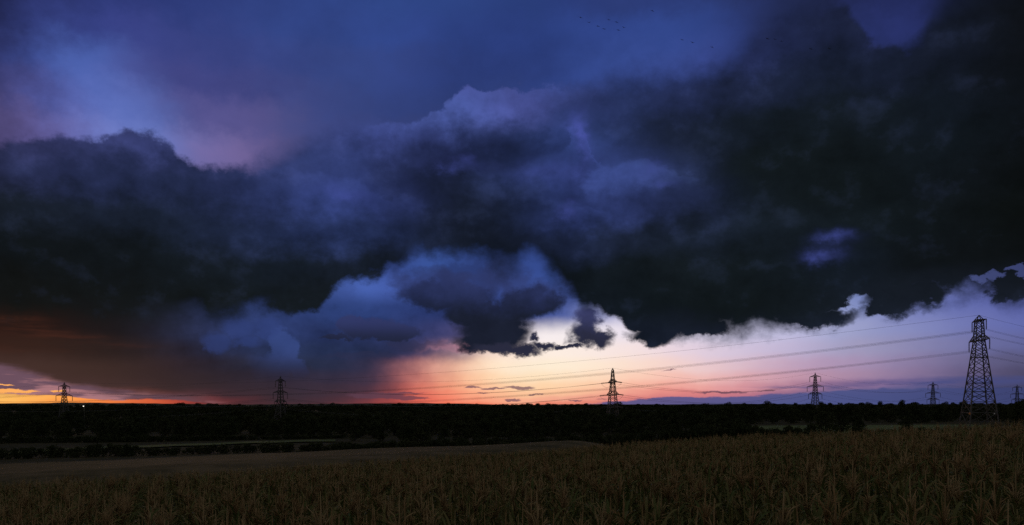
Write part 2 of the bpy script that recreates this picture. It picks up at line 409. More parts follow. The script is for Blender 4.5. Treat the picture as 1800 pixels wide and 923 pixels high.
# ---- the dark cloud hanging in the gap and its shreds
azd, td = az + (n_mid * 30 + n_fine * 13) * PX, tt + (n_mid2 * 28 + n_fine * 12) * PX
dc = lobes(azd, td, [(765,520,66,26),(815,515,60,34),(835,548,66,36),(868,582,70,42),(850,604,56,20),(945,530,46,26),(905,540,44,28)])
dcc = mix(step(td, px_t(850, 560), px_t(850, 488)), col((25, 31, 48)), col((41, 50, 92)))
dcc = scale_col(dcc, 1.0 + n_mid * 0.5 + relief * 0.2)
wispc = lobes(azd, td, [(880,486,30,30),(905,500,26,30),(960,520,50,26),(770,492,60,20),(720,500,40,18),(1000,500,22,40)])
sky_l = mix(step(wispc, -0.6, 0.9) * 0.55, sky_l, col((44, 50, 88)))
sky_l = mix(step(dc, -0.38, 0.6), sky_l, dcc)
shred = lobes(azd, td, [(962,607,28,10),(945,592,12,8),(1030,562,24,26),(1028,586,32,24),(1056,594,30,17),(922,616,36,12),(880,614,60,14),(1000,606,22,6)])
sky_l = mix(step(shred, -0.4, 0.75), sky_l, mix(step(td, px_t(1030, 600), px_t(1030, 540)), col((40, 42, 62)), col((58, 62, 104))))

# ---- high sky, then the big dark mass between its upper and lower outlines
hi_k = 1.0 + n_big * 0.30 + n_mid * 0.16
sky_hi = scale_col(grid(u_w, t_w, HIGH), hi_k)
shaft = glow(az_b, t_b, [(125,110,34,36,0.2),(172,150,32,32,0.3),(214,190,30,30,0.36),(252,226,30,28,0.42),(290,260,32,22,0.42)])
sky_hi = mix(clamp01(shaft) * 0.8, sky_hi, col((92, 114, 190)))
up = edge_curve(u, [(-80,262),(0,258),(60,252),(110,240),(180,240),(245,236),(290,250),(325,278),(350,288),(420,290),(460,282),(510,262),(560,232),(620,214),(690,208),(740,202),(785,182),(835,152),(880,156),(950,149),(1010,146),(1080,140),(1150,128),(1240,112),(1300,84),(1360,24),(1440,2),(1500,30),(1540,82),(1590,92),(1640,30),(1720,-20),(1880,-40)])
soft = val_curve(u, [(-80,13),(60,10),(250,8),(330,9),(420,13),(500,32),(620,30),(690,6),(760,4),(950,5),(1020,22),(1100,40),(1300,40),(1450,26),(1560,10),(1650,40),(1880,50)])
t_u = tt + (n_mid * 38 + n_fine * 8 + n_big * 14) * PX
soft_t = soft * PX
m_up = step(up - t_u, soft_t * -1.0, soft_t)
fr = grid(u_w, t_w, FRONT)
fr_k = 1.0 + relief * 0.72 + n_mid2 * 0.55 + n_fine * 0.16
patch = glow(azc, tcu, [(998,374,20,13,0.5),(1135,298,34,14,0.5),(1160,322,28,9,0.3),(1025,262,13,34,0.75),(1020,225,16,26,0.4),(800,288,40,14,0.35),(790,300,22,10,0.3),(620,345,26,12,0.35),(935,300,60,16,0.2),(1470,418,30,12,0.42),(1444,452,34,11,0.42),(1250,92,26,24,0.6),(520,165,50,18,0.35),(580,330,40,14,0.3),(1010,300,36,26,0.15),(1555,52,24,26,0.5)])
# big soft masses inside the deck: dark bellies against paler haze
azm, tm = az_w, t_w
mass_r = lobes(azm, tm, [(1270,215,215,82),(1420,330,235,120),(1330,480,330,105),(1650,240,330,220),(1090,500,120,75)])
mass_l = lobes(azm, tm, [(120,400,330,105),(430,470,300,85),(640,470,170,45)])
belly = glow(azm, tm, [(850,268,105,30,0.9),(790,262,60,22,0.4),(830,400,130,45,0.8),(905,345,50,22,0.4),(720,330,50,22,0.3),(900,430,70,25,0.4),(330,300,90,16,0.4)])
haze_l = glow(azm, tm, [(620,385,110,50,0.35),(1005,330,70,60,0.35),(700,222,90,22,0.3),(860,185,100,24,0.35),(230,262,90,18,0.45),(1120,300,50,24,0.4)])
# overlapping banks: pale along each upper outline, darker below it
def shelf(pts, fade, lit, dark_, depth, soft_px):
    pts = [p for p in pts if p[1] < 900]
    x0, x1 = pts[0][0], pts[-1][0]
    e = edge_curve(u_w, pts)
    win = step(az_w, px_az(x0), px_az(x0 + 90)) * step(az_w, px_az(x1 - 90), px_az(x1), 1.0, 0.0)
    if x0 < 0: win = step(az_w, px_az(x1 - 90), px_az(x1), 1.0, 0.0)
    if x1 > 1800: win = step(az_w, px_az(x0), px_az(x0 + 90))
    if x0 < 0 and x1 > 1800: win = 1.0
    dd = (e - (tt + (n_mid * 40 + n_fine * 9 + relief * 8 + n_big * 16) * PX)) * F      # pixels below the outline
    mk = step(dd, -soft_px, soft_px) * win
    return 1.0 + mk * (math_('POWER', 0.36788, math_('MAXIMUM', dd, 0.0) * (1.0 / fade)) * lit - step(dd, 0.0, depth) * dark_)
LOW = 900
k1 = shelf([(-80,LOW),(560,LOW),(600,330),(650,225),(690,208),(740,202),(785,182),(835,152),(880,156),(950,149),(1010,152),(1050,190),(1075,300),(1090,LOW),(1880,LOW)], 34, 0.25, 0.34, 120, 5)
k2 = shelf([(-80,LOW),(740,LOW),(765,340),(800,284),(850,292),(900,300),(935,284),(990,268),(1012,235),(1028,205),(1042,250),(1060,300),(1110,288),(1150,296),(1190,330),(1230,380),(1250,LOW),(1880,LOW)], 42, 0.42, 0.10, 110, 7)
k3 = shelf([(-80,LOW),(360,LOW),(420,345),(470,296),(520,306),(580,318),(640,330),(700,352),(760,372),(820,362),(900,384),(960,372),(1000,352),(1040,368),(1100,392),(1200,372),(1260,LOW),(1880,LOW)], 46, 0.26, 0.14, 120, 8)
k4 = shelf([(-80,330),(100,345),(200,352),(300,365),(400,392),(500,412),(600,432),(700,428),(800,408),(900,420),(1000,412),(1100,400),(1200,412),(1300,380),(1400,372),(1500,384),(1600,350),(1880,340)], 40, 0.24, 0.08, 130, 9)
k5 = shelf([(-80,LOW),(980,LOW),(1030,240),(1060,178),(1120,160),(1200,150),(1300,140),(1400,128),(1480,112),(1540,84),(1590,100),(1640,66),(1880,20)], 34, 0.14, 0.05, 90, 9)
fr_k = fr_k * k1 * k2 * k3 * k4 * k5
fr_k = fr_k * step(mass_r, -0.12, 0.30, 1.0, 0.94) * step(mass_l, -0.15, 0.4, 1.02, 0.94) * (1.0 - clamp01(belly) * 0.26) * (1.0 + haze_l * 0.55)
fr = vadd(scale_col(fr, math_('MAXIMUM', fr_k, 0.30)), (0.0012, 0.0015, 0.0010))
fr = vadd(fr, scale_col(mix(0.0, col((44, 52, 84)), col((0, 0, 0))), math_('MAXIMUM', relief * 0.7 + n_mid2 * 0.55 - 0.06, 0.0) * 0.75))
fr = mix(clamp01(patch * step(n_mid, -0.5, 0.35, 0.25, 1.25)), fr, scale_col(mix(0.0, col((66, 76, 150)), col((0,0,0))), 1.0 + n_mid * 0.7))
cloud = mix(m_up, sky_hi, fr)

low = edge_curve(u, [(-80,540),(0,552),(60,560),(200,566),(300,556),(350,560),(400,552),(450,548),(500,552),(550,553),(572,538),(600,508),(650,491),(700,484),(716,464),(750,452),(800,450),(845,456),(868,476),(895,480),(914,468),(934,458),(950,468),(966,490),(988,506),(1010,526),(1030,546),(1060,552),(1092,566),(1112,590),(1150,604),(1170,608),(1192,606),(1250,601),(1300,596),(1350,593),(1400,588),(1430,578),(1460,566),(1500,560),(1540,556),(1580,551),(1612,530),(1640,532),(1680,528),(1725,524),(1750,532),(1772,537),(1795,530),(1880,522)])
soft2 = val_curve(u, [(-80,30),(200,26),(330,20),(420,16),(560,16),(700,18),(960,17),(1030,12),(1200,16),(1880,17)])
t_lo = tt + (n_mid2 * 38 + n_fine * 8 + n_big2 * 10 + relief * 9) * PX
s2 = soft2 * step(n_big2 + n_mid * 0.4, -0.35, 0.35, 0.55, 1.7) * PX
m_lo = step(t_lo - low, s2 * -0.7, s2 * 1.3)
# holes in the right-hand base
hole = lobes(azd, td, [(1502,530,24,19),(1484,546,22,8),(1735,492,26,8),(1785,480,26,6)])
m_hole = step(hole, -0.1, 0.7)
hole_k = step(u, 0.83, 0.91, 0.9, 0.40)
hang = lobes(azd, td, [(1572,530,66,26),(1540,546,34,13),(1620,515,60,22),(1772,510,42,20),(1420,560,80,16),(1150,590,46,20),(1235,578,60,18)])
m_lo = math_('MAXIMUM', m_lo * (1.0 - m_hole * hole_k), step(hang, -0.45, 0.6))
total = mix(m_lo, sky_l, cloud)

# ---- outside the view: unseen cloud deck made brighter and neutral to light the foreground
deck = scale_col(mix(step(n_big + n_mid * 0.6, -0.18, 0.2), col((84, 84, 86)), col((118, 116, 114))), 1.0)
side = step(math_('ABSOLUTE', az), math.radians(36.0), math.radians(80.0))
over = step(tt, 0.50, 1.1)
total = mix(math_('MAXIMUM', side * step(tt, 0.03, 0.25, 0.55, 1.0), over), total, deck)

# clear atmosphere of the physical sky, seen in the gaps only
nish = NT.nodes.new('ShaderNodeTexSky')
nish.sky_type = 'NISHITA'
nish.sun_disc = False
nish.sun_elevation = SUN_EL
nish.sun_rotation = SUN_AZ
nish.air_density = 1.0
nish.dust_density = 1.5
gap = (1.0 - m_lo) * step(tt, 0.0, 0.02) * step(u, 0.38, 0.52)
total = scale_col(total, 10.0)
total = vadd(total, scale_col(S(nish.outputs[0]), gap * 0.004))
bg = NT.nodes.new('ShaderNodeBackground')
bg.inputs['Strength'].default_value = 0.1
NT.links.new(total.s, bg.inputs['Color'])
wo = NT.nodes.new('ShaderNodeOutputWorld')
NT.links.new(bg.outputs[0], wo.inputs['Surface'])

# ------------------------------------------------------------------ sun: just set, only a faint warm glow is left of it
sun_d = bpy.data.lights.new('sun', 'SUN')
sun_d.energy = 0.15
sun_d.angle = math.radians(12.0)
sun_d.color = (1.0, 0.62, 0.42)
sun = bpy.data.objects.new('sun', sun_d)
C.objects.link(sun)
sdir = Vector((math.sin(SUN_AZ) * math.cos(SUN_EL), math.cos(SUN_AZ) * math.cos(SUN_EL), math.sin(math.radians(3.0))))
sun.rotation_euler = (-sdir).to_track_quat('-Z', 'Y').to_euler()

rng = random.Random(7)
nrg = np.random.default_rng(11)

# ------------------------------------------------------------------ helpers
def tag(o, label=None, cat=None, group=None, kind=None):
    if label: o['label'] = label
    if cat: o['category'] = cat
    if group: o['group'] = group
    if kind: o['kind'] = kind
    return o


def mesh_from(name, verts, faces, mats=(), fmat=None, smooth=False):
    me = bpy.data.meshes.new(name)
    me.from_pydata([tuple(v) for v in verts], [], faces)
    for m in mats: me.materials.append(m)
    if fmat is not None: me.polygons.foreach_set('material_index', fmat)
    if smooth: me.polygons.foreach_set('use_smooth', [True] * len(me.polygons))
    me.update()
    return me


def obj(name, me, parent=None, loc=None):
    o = bpy.data.objects.new(name, me)
    C.objects.link(o)
    if parent is not None: o.parent = parent
    if loc is not None: o.location = loc
    return o


def empty(name, loc, rz=0.0):
    o = bpy.data.objects.new(name, None)
    o.empty_display_size = 0.2
    C.objects.link(o)
    o.location = loc
    o.rotation_euler = (0, 0, rz)
    return o


class MB:
    """collects vertices and faces of one mesh"""
    def __init__(self): self.v, self.f, self.m = [], [], []
    def bar(self, a, b, w, w2=None, mat=0):
        a, b = Vector(a), Vector(b)
        d = (b - a)
        if d.length < 1e-6: return
        d.normalize()
        up = Vector((0, 0, 1)) if abs(d.z) < 0.9 else Vector((1, 0, 0))
        s = d.cross(up).normalized(); t = d.cross(s)
        w2 = w if w2 is None else w2
        i = len(self.v)
        for p, ww in ((a, w), (b, w2)):
            for q, r in ((-1, -1), (1, -1), (1, 1), (-1, 1)):
                self.v.append(p + s * (q * ww / 2) + t * (r * ww / 2))
        fs = [(i, i + 1, i + 2, i + 3)[::-1], (i + 4, i + 5, i + 6, i + 7)]
        fs += [(i + k, i + (k + 1) % 4, i + 4 + (k + 1) % 4, i + 4 + k) for k in range(4)]
        self.f += fs; self.m += [mat] * len(fs)
    def tube(self, pts, r, n=6, mat=0, cap=True):
        pts = [Vector(p) for p in pts]
        rs = r if isinstance(r, (list, tuple)) else [r] * len(pts)
        i0 = len(self.v)
        for k, p in enumerate(pts):
            d = (pts[min(k + 1, len(pts) - 1)] - pts[max(k - 1, 0)]).normalized()
            up = Vector((0, 0, 1)) if abs(d.z) < 0.9 else Vector((1, 0, 0))
            s = d.cross(up).normalized(); t = s.cross(d)
            for j in range(n):
                a = 2 * math.pi * j / n
                self.v.append(p + (s * math.cos(a) + t * math.sin(a)) * rs[k])
        for k in range(len(pts) - 1):
            for j in range(n):
                a = i0 + k * n + j; b = i0 + k * n + (j + 1) % n
                self.f.append((a, b, b + n, a + n)); self.m.append(mat)
        if cap:
            self.f.append(tuple(i0 + j for j in range(n))[::-1]); self.m.append(mat)
            e = i0 + (len(pts) - 1) * n
            self.f.append(tuple(e + j for j in range(n))); self.m.append(mat)
    def add(self, verts, faces, mat=0):
        i = len(self.v)
        self.v += [Vector(q) for q in verts]
        self.f += [tuple(i + k for k in f) for f in faces]
        self.m += [mat] * len(faces)
    def mesh(self, name, mats, smooth=False):
        return mesh_from(name, self.v, self.f, mats, self.m, smooth)


def material(name, base, rough=0.7, spec=0.3, var=None, scale=8.0, trans=0.0, metallic=0.0, rand=0.0, bump=0.0, coords='Object', emit=None):
    """procedural surface: base colour, a second colour by noise, variation from thing to thing"""
    m = bpy.data.materials.new(name)
    m.use_nodes = True
    nt = m.node_tree; nt.nodes.clear()
    out = nt.nodes.new('ShaderNodeOutputMaterial')
    p = nt.nodes.new('ShaderNodeBsdfPrincipled')
    p.inputs['Roughness'].default_value = rough
    p.inputs['Specular IOR Level'].default_value = spec
    p.inputs['Metallic'].default_value = metallic
    csock = None
    tcn = nt.nodes.new('ShaderNodeTexCoord')
    rgb = nt.nodes.new('ShaderNodeRGB'); rgb.outputs[0].default_value = (*base, 1)
    csock = rgb.outputs[0]
    if var is not None:
        nz = nt.nodes.new('ShaderNodeTexNoise')
        nz.inputs['Scale'].default_value = scale
        nz.inputs['Detail'].default_value = 4.0
        nz.inputs['Roughness'].default_value = 0.6
        nt.links.new(tcn.outputs[coords], nz.inputs['Vector'])
        fac = nz.outputs[0]
        mr = nt.nodes.new('ShaderNodeMapRange')
        mr.inputs['From Min'].default_value = 0.35; mr.inputs['From Max'].default_value = 0.65
        if rand:
            oi = nt.nodes.new('ShaderNodeObjectInfo')
            ad = nt.nodes.new('ShaderNodeMath'); ad.operation = 'MULTIPLY_ADD'
            nt.links.new(oi.outputs['Random'], ad.inputs[0]); ad.inputs[1].default_value = rand
            sb = nt.nodes.new('ShaderNodeMath'); sb.operation = 'SUBTRACT'
            nt.links.new(fac, sb.inputs[0]); sb.inputs[1].default_value = rand * 0.5
            nt.links.new(sb.outputs[0], ad.inputs[2])
            fac = ad.outputs[0]
        nt.links.new(fac, mr.inputs['Value'])
        mx = nt.nodes.new('ShaderNodeMix'); mx.data_type = 'RGBA'
        nt.links.new(mr.outputs[0], mx.inputs[0])
        nt.links.new(csock, mx.inputs[6]); mx.inputs[7].default_value = (*var, 1)
        csock = mx.outputs[2]
    nt.links.new(csock, p.inputs['Base Color'])
    if bump:
        b2 = nt.nodes.new('ShaderNodeTexNoise'); b2.inputs['Scale'].default_value = scale * 3
        b2.inputs['Detail'].default_value = 6
        nt.links.new(tcn.outputs[coords], b2.inputs['Vector'])
        bp = nt.nodes.new('ShaderNodeBump'); bp.inputs['Strength'].default_value = bump
        nt.links.new(b2.outputs[0], bp.inputs['Height']); nt.links.new(bp.outputs[0], p.inputs['Normal'])
    sh = p.outputs[0]
    if trans:
        tr = nt.nodes.new('ShaderNodeBsdfTranslucent')
        nt.links.new(csock, tr.inputs['Color'])
        ms = nt.nodes.new('ShaderNodeMixShader'); ms.inputs[0].default_value = trans
        nt.links.new(sh, ms.inputs[1]); nt.links.new(tr.outputs[0], ms.inputs[2])
        sh = ms.outputs[0]
    if emit:
        p.inputs['Emission Color'].default_value = (*emit[0], 1)
        p.inputs['Emission Strength'].default_value = emit[1]
    nt.links.new(sh, out.inputs['Surface'])
    return m


M_soil = material('soil_and_grass', (0.040, 0.040, 0.022), 0.95, 0.05, (0.055, 0.050, 0.030), 0.05, bump=0.4)
M_meadow = material('meadow_grass', (0.080, 0.108, 0.040), 0.9, 0.1, (0.105, 0.128, 0.050), 0.03)
M_pasture = material('pasture_grass', (0.100, 0.132, 0.052), 0.9, 0.1, (0.125, 0.155, 0.064), 0.05)
M_stubble = material('stubble', (0.058, 0.054, 0.028), 0.95, 0.03, (0.125, 0.102, 0.060), 0.30, bump=0.8)
M_hill = material('far_woodland', (0.030, 0.040, 0.032), 0.95, 0.05, (0.045, 0.055, 0.040), 0.004)
M_leaf = material('maize_leaf', (0.078, 0.108, 0.027), 0.6, 0.2, (0.165, 0.150, 0.052), 1.6, trans=0.22, rand=0.35)
M_dry = material('dry_maize_leaf', (0.28, 0.21, 0.12), 0.6, 0.3, (0.42, 0.35, 0.23), 3.0, trans=0.2, rand=0.3)
M_stalk = material('maize_stalk', (0.14, 0.14, 0.045), 0.6, 0.2, (0.26, 0.19, 0.075), 2.0, rand=0.3)
M_tassel = material('maize_tassel', (0.24, 0.155, 0.072), 0.85, 0.1, (0.31, 0.225, 0.115), 1.5, rand=0.5)
M_ear = material('maize_husk', (0.15, 0.15, 0.07), 0.6, 0.3, (0.24, 0.19, 0.10), 4.0, rand=0.3)
M_foli = material('tree_foliage', (0.034, 0.046, 0.019), 0.85, 0.08, (0.050, 0.058, 0.026), 0.25, trans=0.08, rand=0.3)
M_bark = material('bark', (0.050, 0.042, 0.034), 0.9, 0.1, (0.080, 0.070, 0.058), 3.0, bump=0.5)
M_steel = material('galvanised_steel', (0.11, 0.112, 0.115), 0.7, 0.3, (0.08, 0.076, 0.072), 0.6, metallic=0.3)
M_glass = material('insulator_porcelain', (0.10, 0.075, 0.065), 0.25, 0.5, (0.14, 0.10, 0.09), 2.0)
M_wire = material('aluminium_conductor', (0.13, 0.13, 0.135), 0.6, 0.4, (0.09, 0.09, 0.09), 0.3, metallic=0.4)
M_plate_o = material('plate_orange', (0.62, 0.22, 0.06), 0.5, 0.4, (0.70, 0.30, 0.10), 4.0)
M_plate_w = material('plate_white', (0.75, 0.74, 0.70), 0.5, 0.4, (0.62, 0.60, 0.56), 4.0)
M_bird = material('bird_feathers', (0.05, 0.048, 0.045), 0.8, 0.2, (0.08, 0.075, 0.07), 6.0)
M_post = material('lamp_post_steel', (0.12, 0.12, 0.12), 0.6, 0.4, (0.09, 0.09, 0.09), 2.0, metallic=0.4)
M_lamp = material('lamp_lens', (0.9, 0.9, 0.88), 0.4, 0.3, emit=((1.0, 0.93, 0.82), 9.0))

# ------------------------------------------------------------------ terrain
# far outline of the maize field as (azimuth, distance), seen from the eye
EDGE = sorted([(math.atan2(x, y), math.hypot(x, y)) for x, y in
               [(60, 44), (38, 46), (32, 50), (26, 61), (17, 80), (8, 110), (-10, 138), (-34, 160), (-75, 184), (-128, 202), (-200, 215)]])
E_A = np.array([e[0] for e in EDGE]); E_D = np.array([e[1] for e in EDGE])
HCORN = 2.15
# the maize itself stops earlier on the left, where smooth stubble goes on to the hedge
MEDGE = sorted([(math.atan2(x, y), math.hypot(x, y)) for x, y in
                [(60, 44), (38, 46), (32, 50), (26, 61), (17, 80), (11, 77), (5, 71), (-2, 58), (-10.3, 49), (-16.7, 42), (-25.7, 41), (-50, 47)]])
M_A = np.array([e[0] for e in MEDGE]); M_D = np.array([e[1] for e in MEDGE])


def sstep(x, a, b):
    t = np.clip((np.asarray(x, float) - a) / (b - a), 0, 1)
    return t * t * (3 - 2 * t)


def field_top(x, y):
    x = np.asarray(x, float); y = np.asarray(y, float)
    return -0.99 + np.where(x > 0, 0.058, 0.046) * x - 0.0409 * y + 0.18 * np.sin(x * 0.09 + 1.0) * np.sin(y * 0.07)


def terrain(x, y):
    x = np.asarray(x, float); y = np.asarray(y, float)
    d = np.hypot(x, y) + 1e-6
    a = np.arctan2(x, y)
    de = np.interp(a, E_A, E_D)
    u = np.clip(x / np.maximum(d, 1.0), -0.6, 0.65)
    valley = -15.2 + 8.8 * np.clip(u, -0.42, 0.55)
    far = -14.0 + 5.0 * sstep(d, 1500, 7000)
    val = valley + (far - valley) * sstep(d, 620, 1700)
    pl = field_top(x, np.minimum(y, 260)) - HCORN
    dm = np.interp(a, M_A, M_D)
    pl = pl + HCORN * 0.95 * sstep(d, dm + 2.0, dm + 34.0) * sstep(de - dm, 6.0, 40.0)
    # the bank the camera stands on, and level ground behind it
    near = 1.0 - sstep(y, 0.8, 6.0)
    pl = pl * (1 - near) + (-1.7) * near
    s = d / de
    w = sstep(s, 1.02, 2.3)
    back = sstep(np.abs(a), math.radians(60), math.radians(100))
    h = pl * (1 - w) + val * w
    hb = -1.7 + (-14 + 1.7) * sstep(d, 60, 900)
    h = h * (1 - back) + hb * back
    und = 0.5 * np.sin(x * 0.013 + 0.7) * np.cos(y * 0.011) * sstep(d, 150, 400)
    return h + und


def tz(x, y): return float(terrain(x, y))


# ground: one sheet from the feet to the horizon
rad = np.concatenate([[0.0], np.geomspace(0.6, 30, 34), np.geomspace(33, 500, 60), np.geomspace(540, 26000, 40)])
ang = np.concatenate([np.linspace(-40, 40, 121), np.linspace(46, 314, 46)])
ang = np.radians(ang)
nv, nf = [], []
for r in rad:
    X = r * np.sin(ang); Y = r * np.cos(ang)
    Z = terrain(X, Y)
    nv += list(zip(X.tolist(), Y.tolist(), Z.tolist()))
na = len(ang)
for i in range(len(rad) - 1):
    for j in range(na):
        k = (j + 1) % na
        nf.append((i * na + j, i * na + k, (i + 1) * na + k, (i + 1) * na + j))
ground = obj('ground', mesh_from('ground', nv, nf, [M_soil], smooth=True))
tag(ground, 'dark grassy farmland falling away into a valley', kind='structure')


# stubble between the maize and the hedge, lying on the cells of the ground
sf, used_v = [], {}
sv = []
for i in range(len(rad) - 1):
    for j in range(na):
        k = (j + 1) % na
        rc = 0.5 * (rad[i] + rad[i + 1]); ac = ang[j]
        if abs(ac) > math.radians(41): continue
        dm_, de_ = float(np.interp(ac, M_A, M_D)), float(np.interp(ac, E_A, E_D))
        if not (dm_ - 4 < rc < de_ + 14) or de_ - dm_ < 6: continue
        q = []
        for vi in (i * na + j, i * na + k, (i + 1) * na + k, (i + 1) * na + j):
            if vi not in used_v:
                used_v[vi] = len(sv); p = nv[vi]; sv.append((p[0], p[1], p[2] + 0.05))
            q.append(used_v[vi])
        sf.append(tuple(q))
tag(obj('stubble_field', mesh_from('stubble_field', sv, sf, [M_stubble], smooth=True)), 'smooth dim tan stubble field beyond the maize on the left', kind='structure')


def sheet(name, a0, a1, d0, d1, lift, mat, label, edge=None, n=40, k=10):
    vs_, fs_ = [], []
    for i in range(n + 1):
        a = math.radians(a0 + (a1 - a0) * i / n)
        for j in range(k + 1):
            wob = (math.sin(i * 0.9) + math.sin(i * 0.37 + 2)) * 2.0
            d = d0 + (d1 - d0) * j / k + wob * (1 if j in (0, k) else 0)
            x, y = d * math.sin(a), d * math.cos(a)
            vs_.append((x, y, tz(x, y) + lift))
    for i in range(n):
        for j in range(k):
            q = i * (k + 1) + j
            fs_.append((q, q + k + 1, q + k + 2, q + 1))
    o = obj(name, mesh_from(name, vs_, fs_, [mat], smooth=True))
    return tag(o, label, kind='structure')


sheet('meadow', -36, -12.5, 374, 396, 0.5, M_meadow, 'pale green strip of meadow below the wood on the left')
sheet('meadow', 14.5, 31.0, 300, 486, 0.5, M_pasture, 'dim green meadow between hedges near the tall pylon')

# far hills on the horizon
def hill(name, a0, a1, d, prof, label):
    vs_, fs_ = [], []
    n = 90
    r2 = random.Random(len(name) + int(d))
    for i in range(n + 1):
        t = i / n
        a = math.radians(a0 + (a1 - a0) * t)
        h = float(np.interp(t, [p[0] for p in prof], [p[1] for p in prof])) + r2.uniform(-1, 1) * d * 0.00022
        for dd, zz in ((d * 0.86, -14.0), (d * 0.93, -14 + (h + 14) * 0.55), (d, h), (d * 1.12, -14.0)):
            vs_.append((dd * math.sin(a), dd * math.cos(a), zz))
    for i in range(n):
        for j in range(3):
            q = i * 4 + j
            fs_.append((q, q + 4, q + 5, q + 1))
    return tag(obj(name, mesh_from(name, vs_, fs_, [M_hill])), label, kind='structure')


hill('hills', -40, 2, 6500, [(0, 0), (0.1, 5), (0.2, 14), (0.27, 17), (0.36, 14), (0.48, 4), (0.6, 8), (0.7, 13), (0.8, 16), (0.9, 9), (1, -4)], 'low wooded ridge along the left horizon')
hill('hills', -2, 40, 7600, [(0, -4), (0.15, 8), (0.3, 6), (0.45, 12), (0.6, 4), (0.75, 8), (1, 3)], 'low wooded ridge along the right horizon')

# ------------------------------------------------------------------ trees
def crown_mesh(name, seed, h, w, lobes_n, leaves, leaf, base=0.02):
    """foliage: many small leaf sprays spread over overlapping lobes"""
    r = np.random.default_rng(seed)
    L = []
    for i in range(lobes_n):
        t = (i + 0.5) / lobes_n
        zc = h * (base + 0.10 + (0.80 - base) * t)
        spread = w * 0.5 * math.sin(math.pi * (0.30 + 0.60 * t)) ** 0.8
        a = r.uniform(0, 2 * math.pi); q = spread * r.uniform(0.25, 0.72)
        rad_ = w * r.uniform(0.17, 0.27) * (1.1 - 0.35 * t)
        L.append((q * math.cos(a), q * math.sin(a), zc, rad_, rad_ * r.uniform(0.7, 0.95)))
    L.append((0, 0, h * 0.84, w * 0.17, h * 0.13))
    vs_, fs_ = [], []
    per = leaves // len(L)
    for (cx, cy, cz, rr, rz) in L:
        n = r.normal(size=(per, 3)); n /= np.linalg.norm(n, axis=1)[:, None]
        q = r.uniform(0.45, 1.06, per) ** 0.6
        p = np.stack([cx + n[:, 0] * rr * q, cy + n[:, 1] * rr * q, cz + n[:, 2] * rz * q], 1)
        for k in range(per):
            s = leaf * r.uniform(0.55, 1.3)
            nn = n[k] * 0.7 + r.normal(size=3) * 0.6
            nn /= np.linalg.norm(nn) + 1e-6
            t1 = np.cross(nn, r.normal(size=3)); t1 /= np.linalg.norm(t1) + 1e-6
            t2 = np.cross(nn, t1)
            i = len(vs_)
            c = p[k]
            vs_ += [c - t1 * s, c + t2 * s * 0.55 + nn * s * 0.15, c + t1 * s, c - t2 * s * 0.55 + nn * s * 0.15]
            fs_.append((i, i + 1, i + 2, i + 3))
    return mesh_from(name, vs_, fs_, [M_foli])


def trunk_mesh(name, seed, h, w):
    r = random.Random(seed)
    mb = MB()
    top = Vector((r.uniform(-.3, .3), r.uniform(-.3, .3), h * 0.72))
    pts = [Vector((0, 0, -0.6)), Vector((0, 0, h * .12)), top * 0.45 + Vector((r.uniform(-.2, .2), 0, 0)), top]
    mb.tube(pts, [h * .032, h * .025, h * .018, h * .006], 7)
    for i in range(6):
        t = 0.28 + 0.1 * i
        p0 = Vector((top.x * t, top.y * t, h * 0.72 * t + h * .02))
        a = i * 2.4 + r.uniform(-.4, .4)
        L = w * 0.36 * (1.15 - 0.1 * i)
        p1 = p0 + Vector((math.cos(a) * L * .5, math.sin(a) * L * .5, L * .35))
        p2 = p0 + Vector((math.cos(a) * L, math.sin(a) * L, L * .75))
        mb.tube([p0, p1, p2], [h * .012, h * .008, h * .003], 5)
    return mb.mesh(name, [M_bark], True)


TREES = []      # (crown mesh, trunk mesh, height, width)
for i, (h, w, nl) in enumerate([(12, 11, 13), (13, 9, 12), (10.5, 11.5, 13), (14, 10.5, 14), (11, 8.5, 11), (12.5, 12.5, 15)]):
    TREES.append((crown_mesh('crown_%d' % i, 40 + i, h, w, nl + 3, 1700, 0.42), trunk_mesh('trunk_%d' % i, 60 + i, h, w), h, w))
SHRUBS = []
for i, (h, w, nl) in enumerate([(3.6, 6.0, 9), (4.4, 5.0, 9), (3.0, 6.6, 9)]):
    SHRUBS.append((crown_mesh('shrub_crown_%d' % i, 90 + i, h, w, nl, 800, 0.28, base=0.0), trunk_mesh('shrub_stem_%d' % i, 95 + i, h * 0.9, w), h, w))


def plant_tree(name, x, y, v, s, rz, label, cat, group=None, sz=None, z=None):
    src = v
    e = empty(name, (x, y, tz(x, y) if z is None else z), rz)
    e.scale = (s, s, s if sz is None else sz)
    tag(e, label, cat, group)
    obj('trunk', src[1], e)
    obj('crown', src[0], e)
    return e


def at(px, d):
    """ground point at distance d (depth) under a column of the photograph"""
    return ((px - HX) / F * d, d)

# the wood across the valley: the 240 nearest trees one by one
wood = []
def wood_rows():
    rows = [(425, 9.0), (455, 9.5), (492, 10), (535, 10.5), (585, 11)]
    for d, gap in rows:
        x = -d * 0.70
        while x < d * 0.70:
            xx = x + rng.uniform(-3, 3); dd = d + rng.uniform(-14, 14)
            px = HX + F * xx / dd
            keep = True
            if px > 1290 and dd < 505: keep = False            # right-hand meadow
            if keep and -60 < px < 1860: wood.append((xx, dd))
            x += gap
wood_rows()
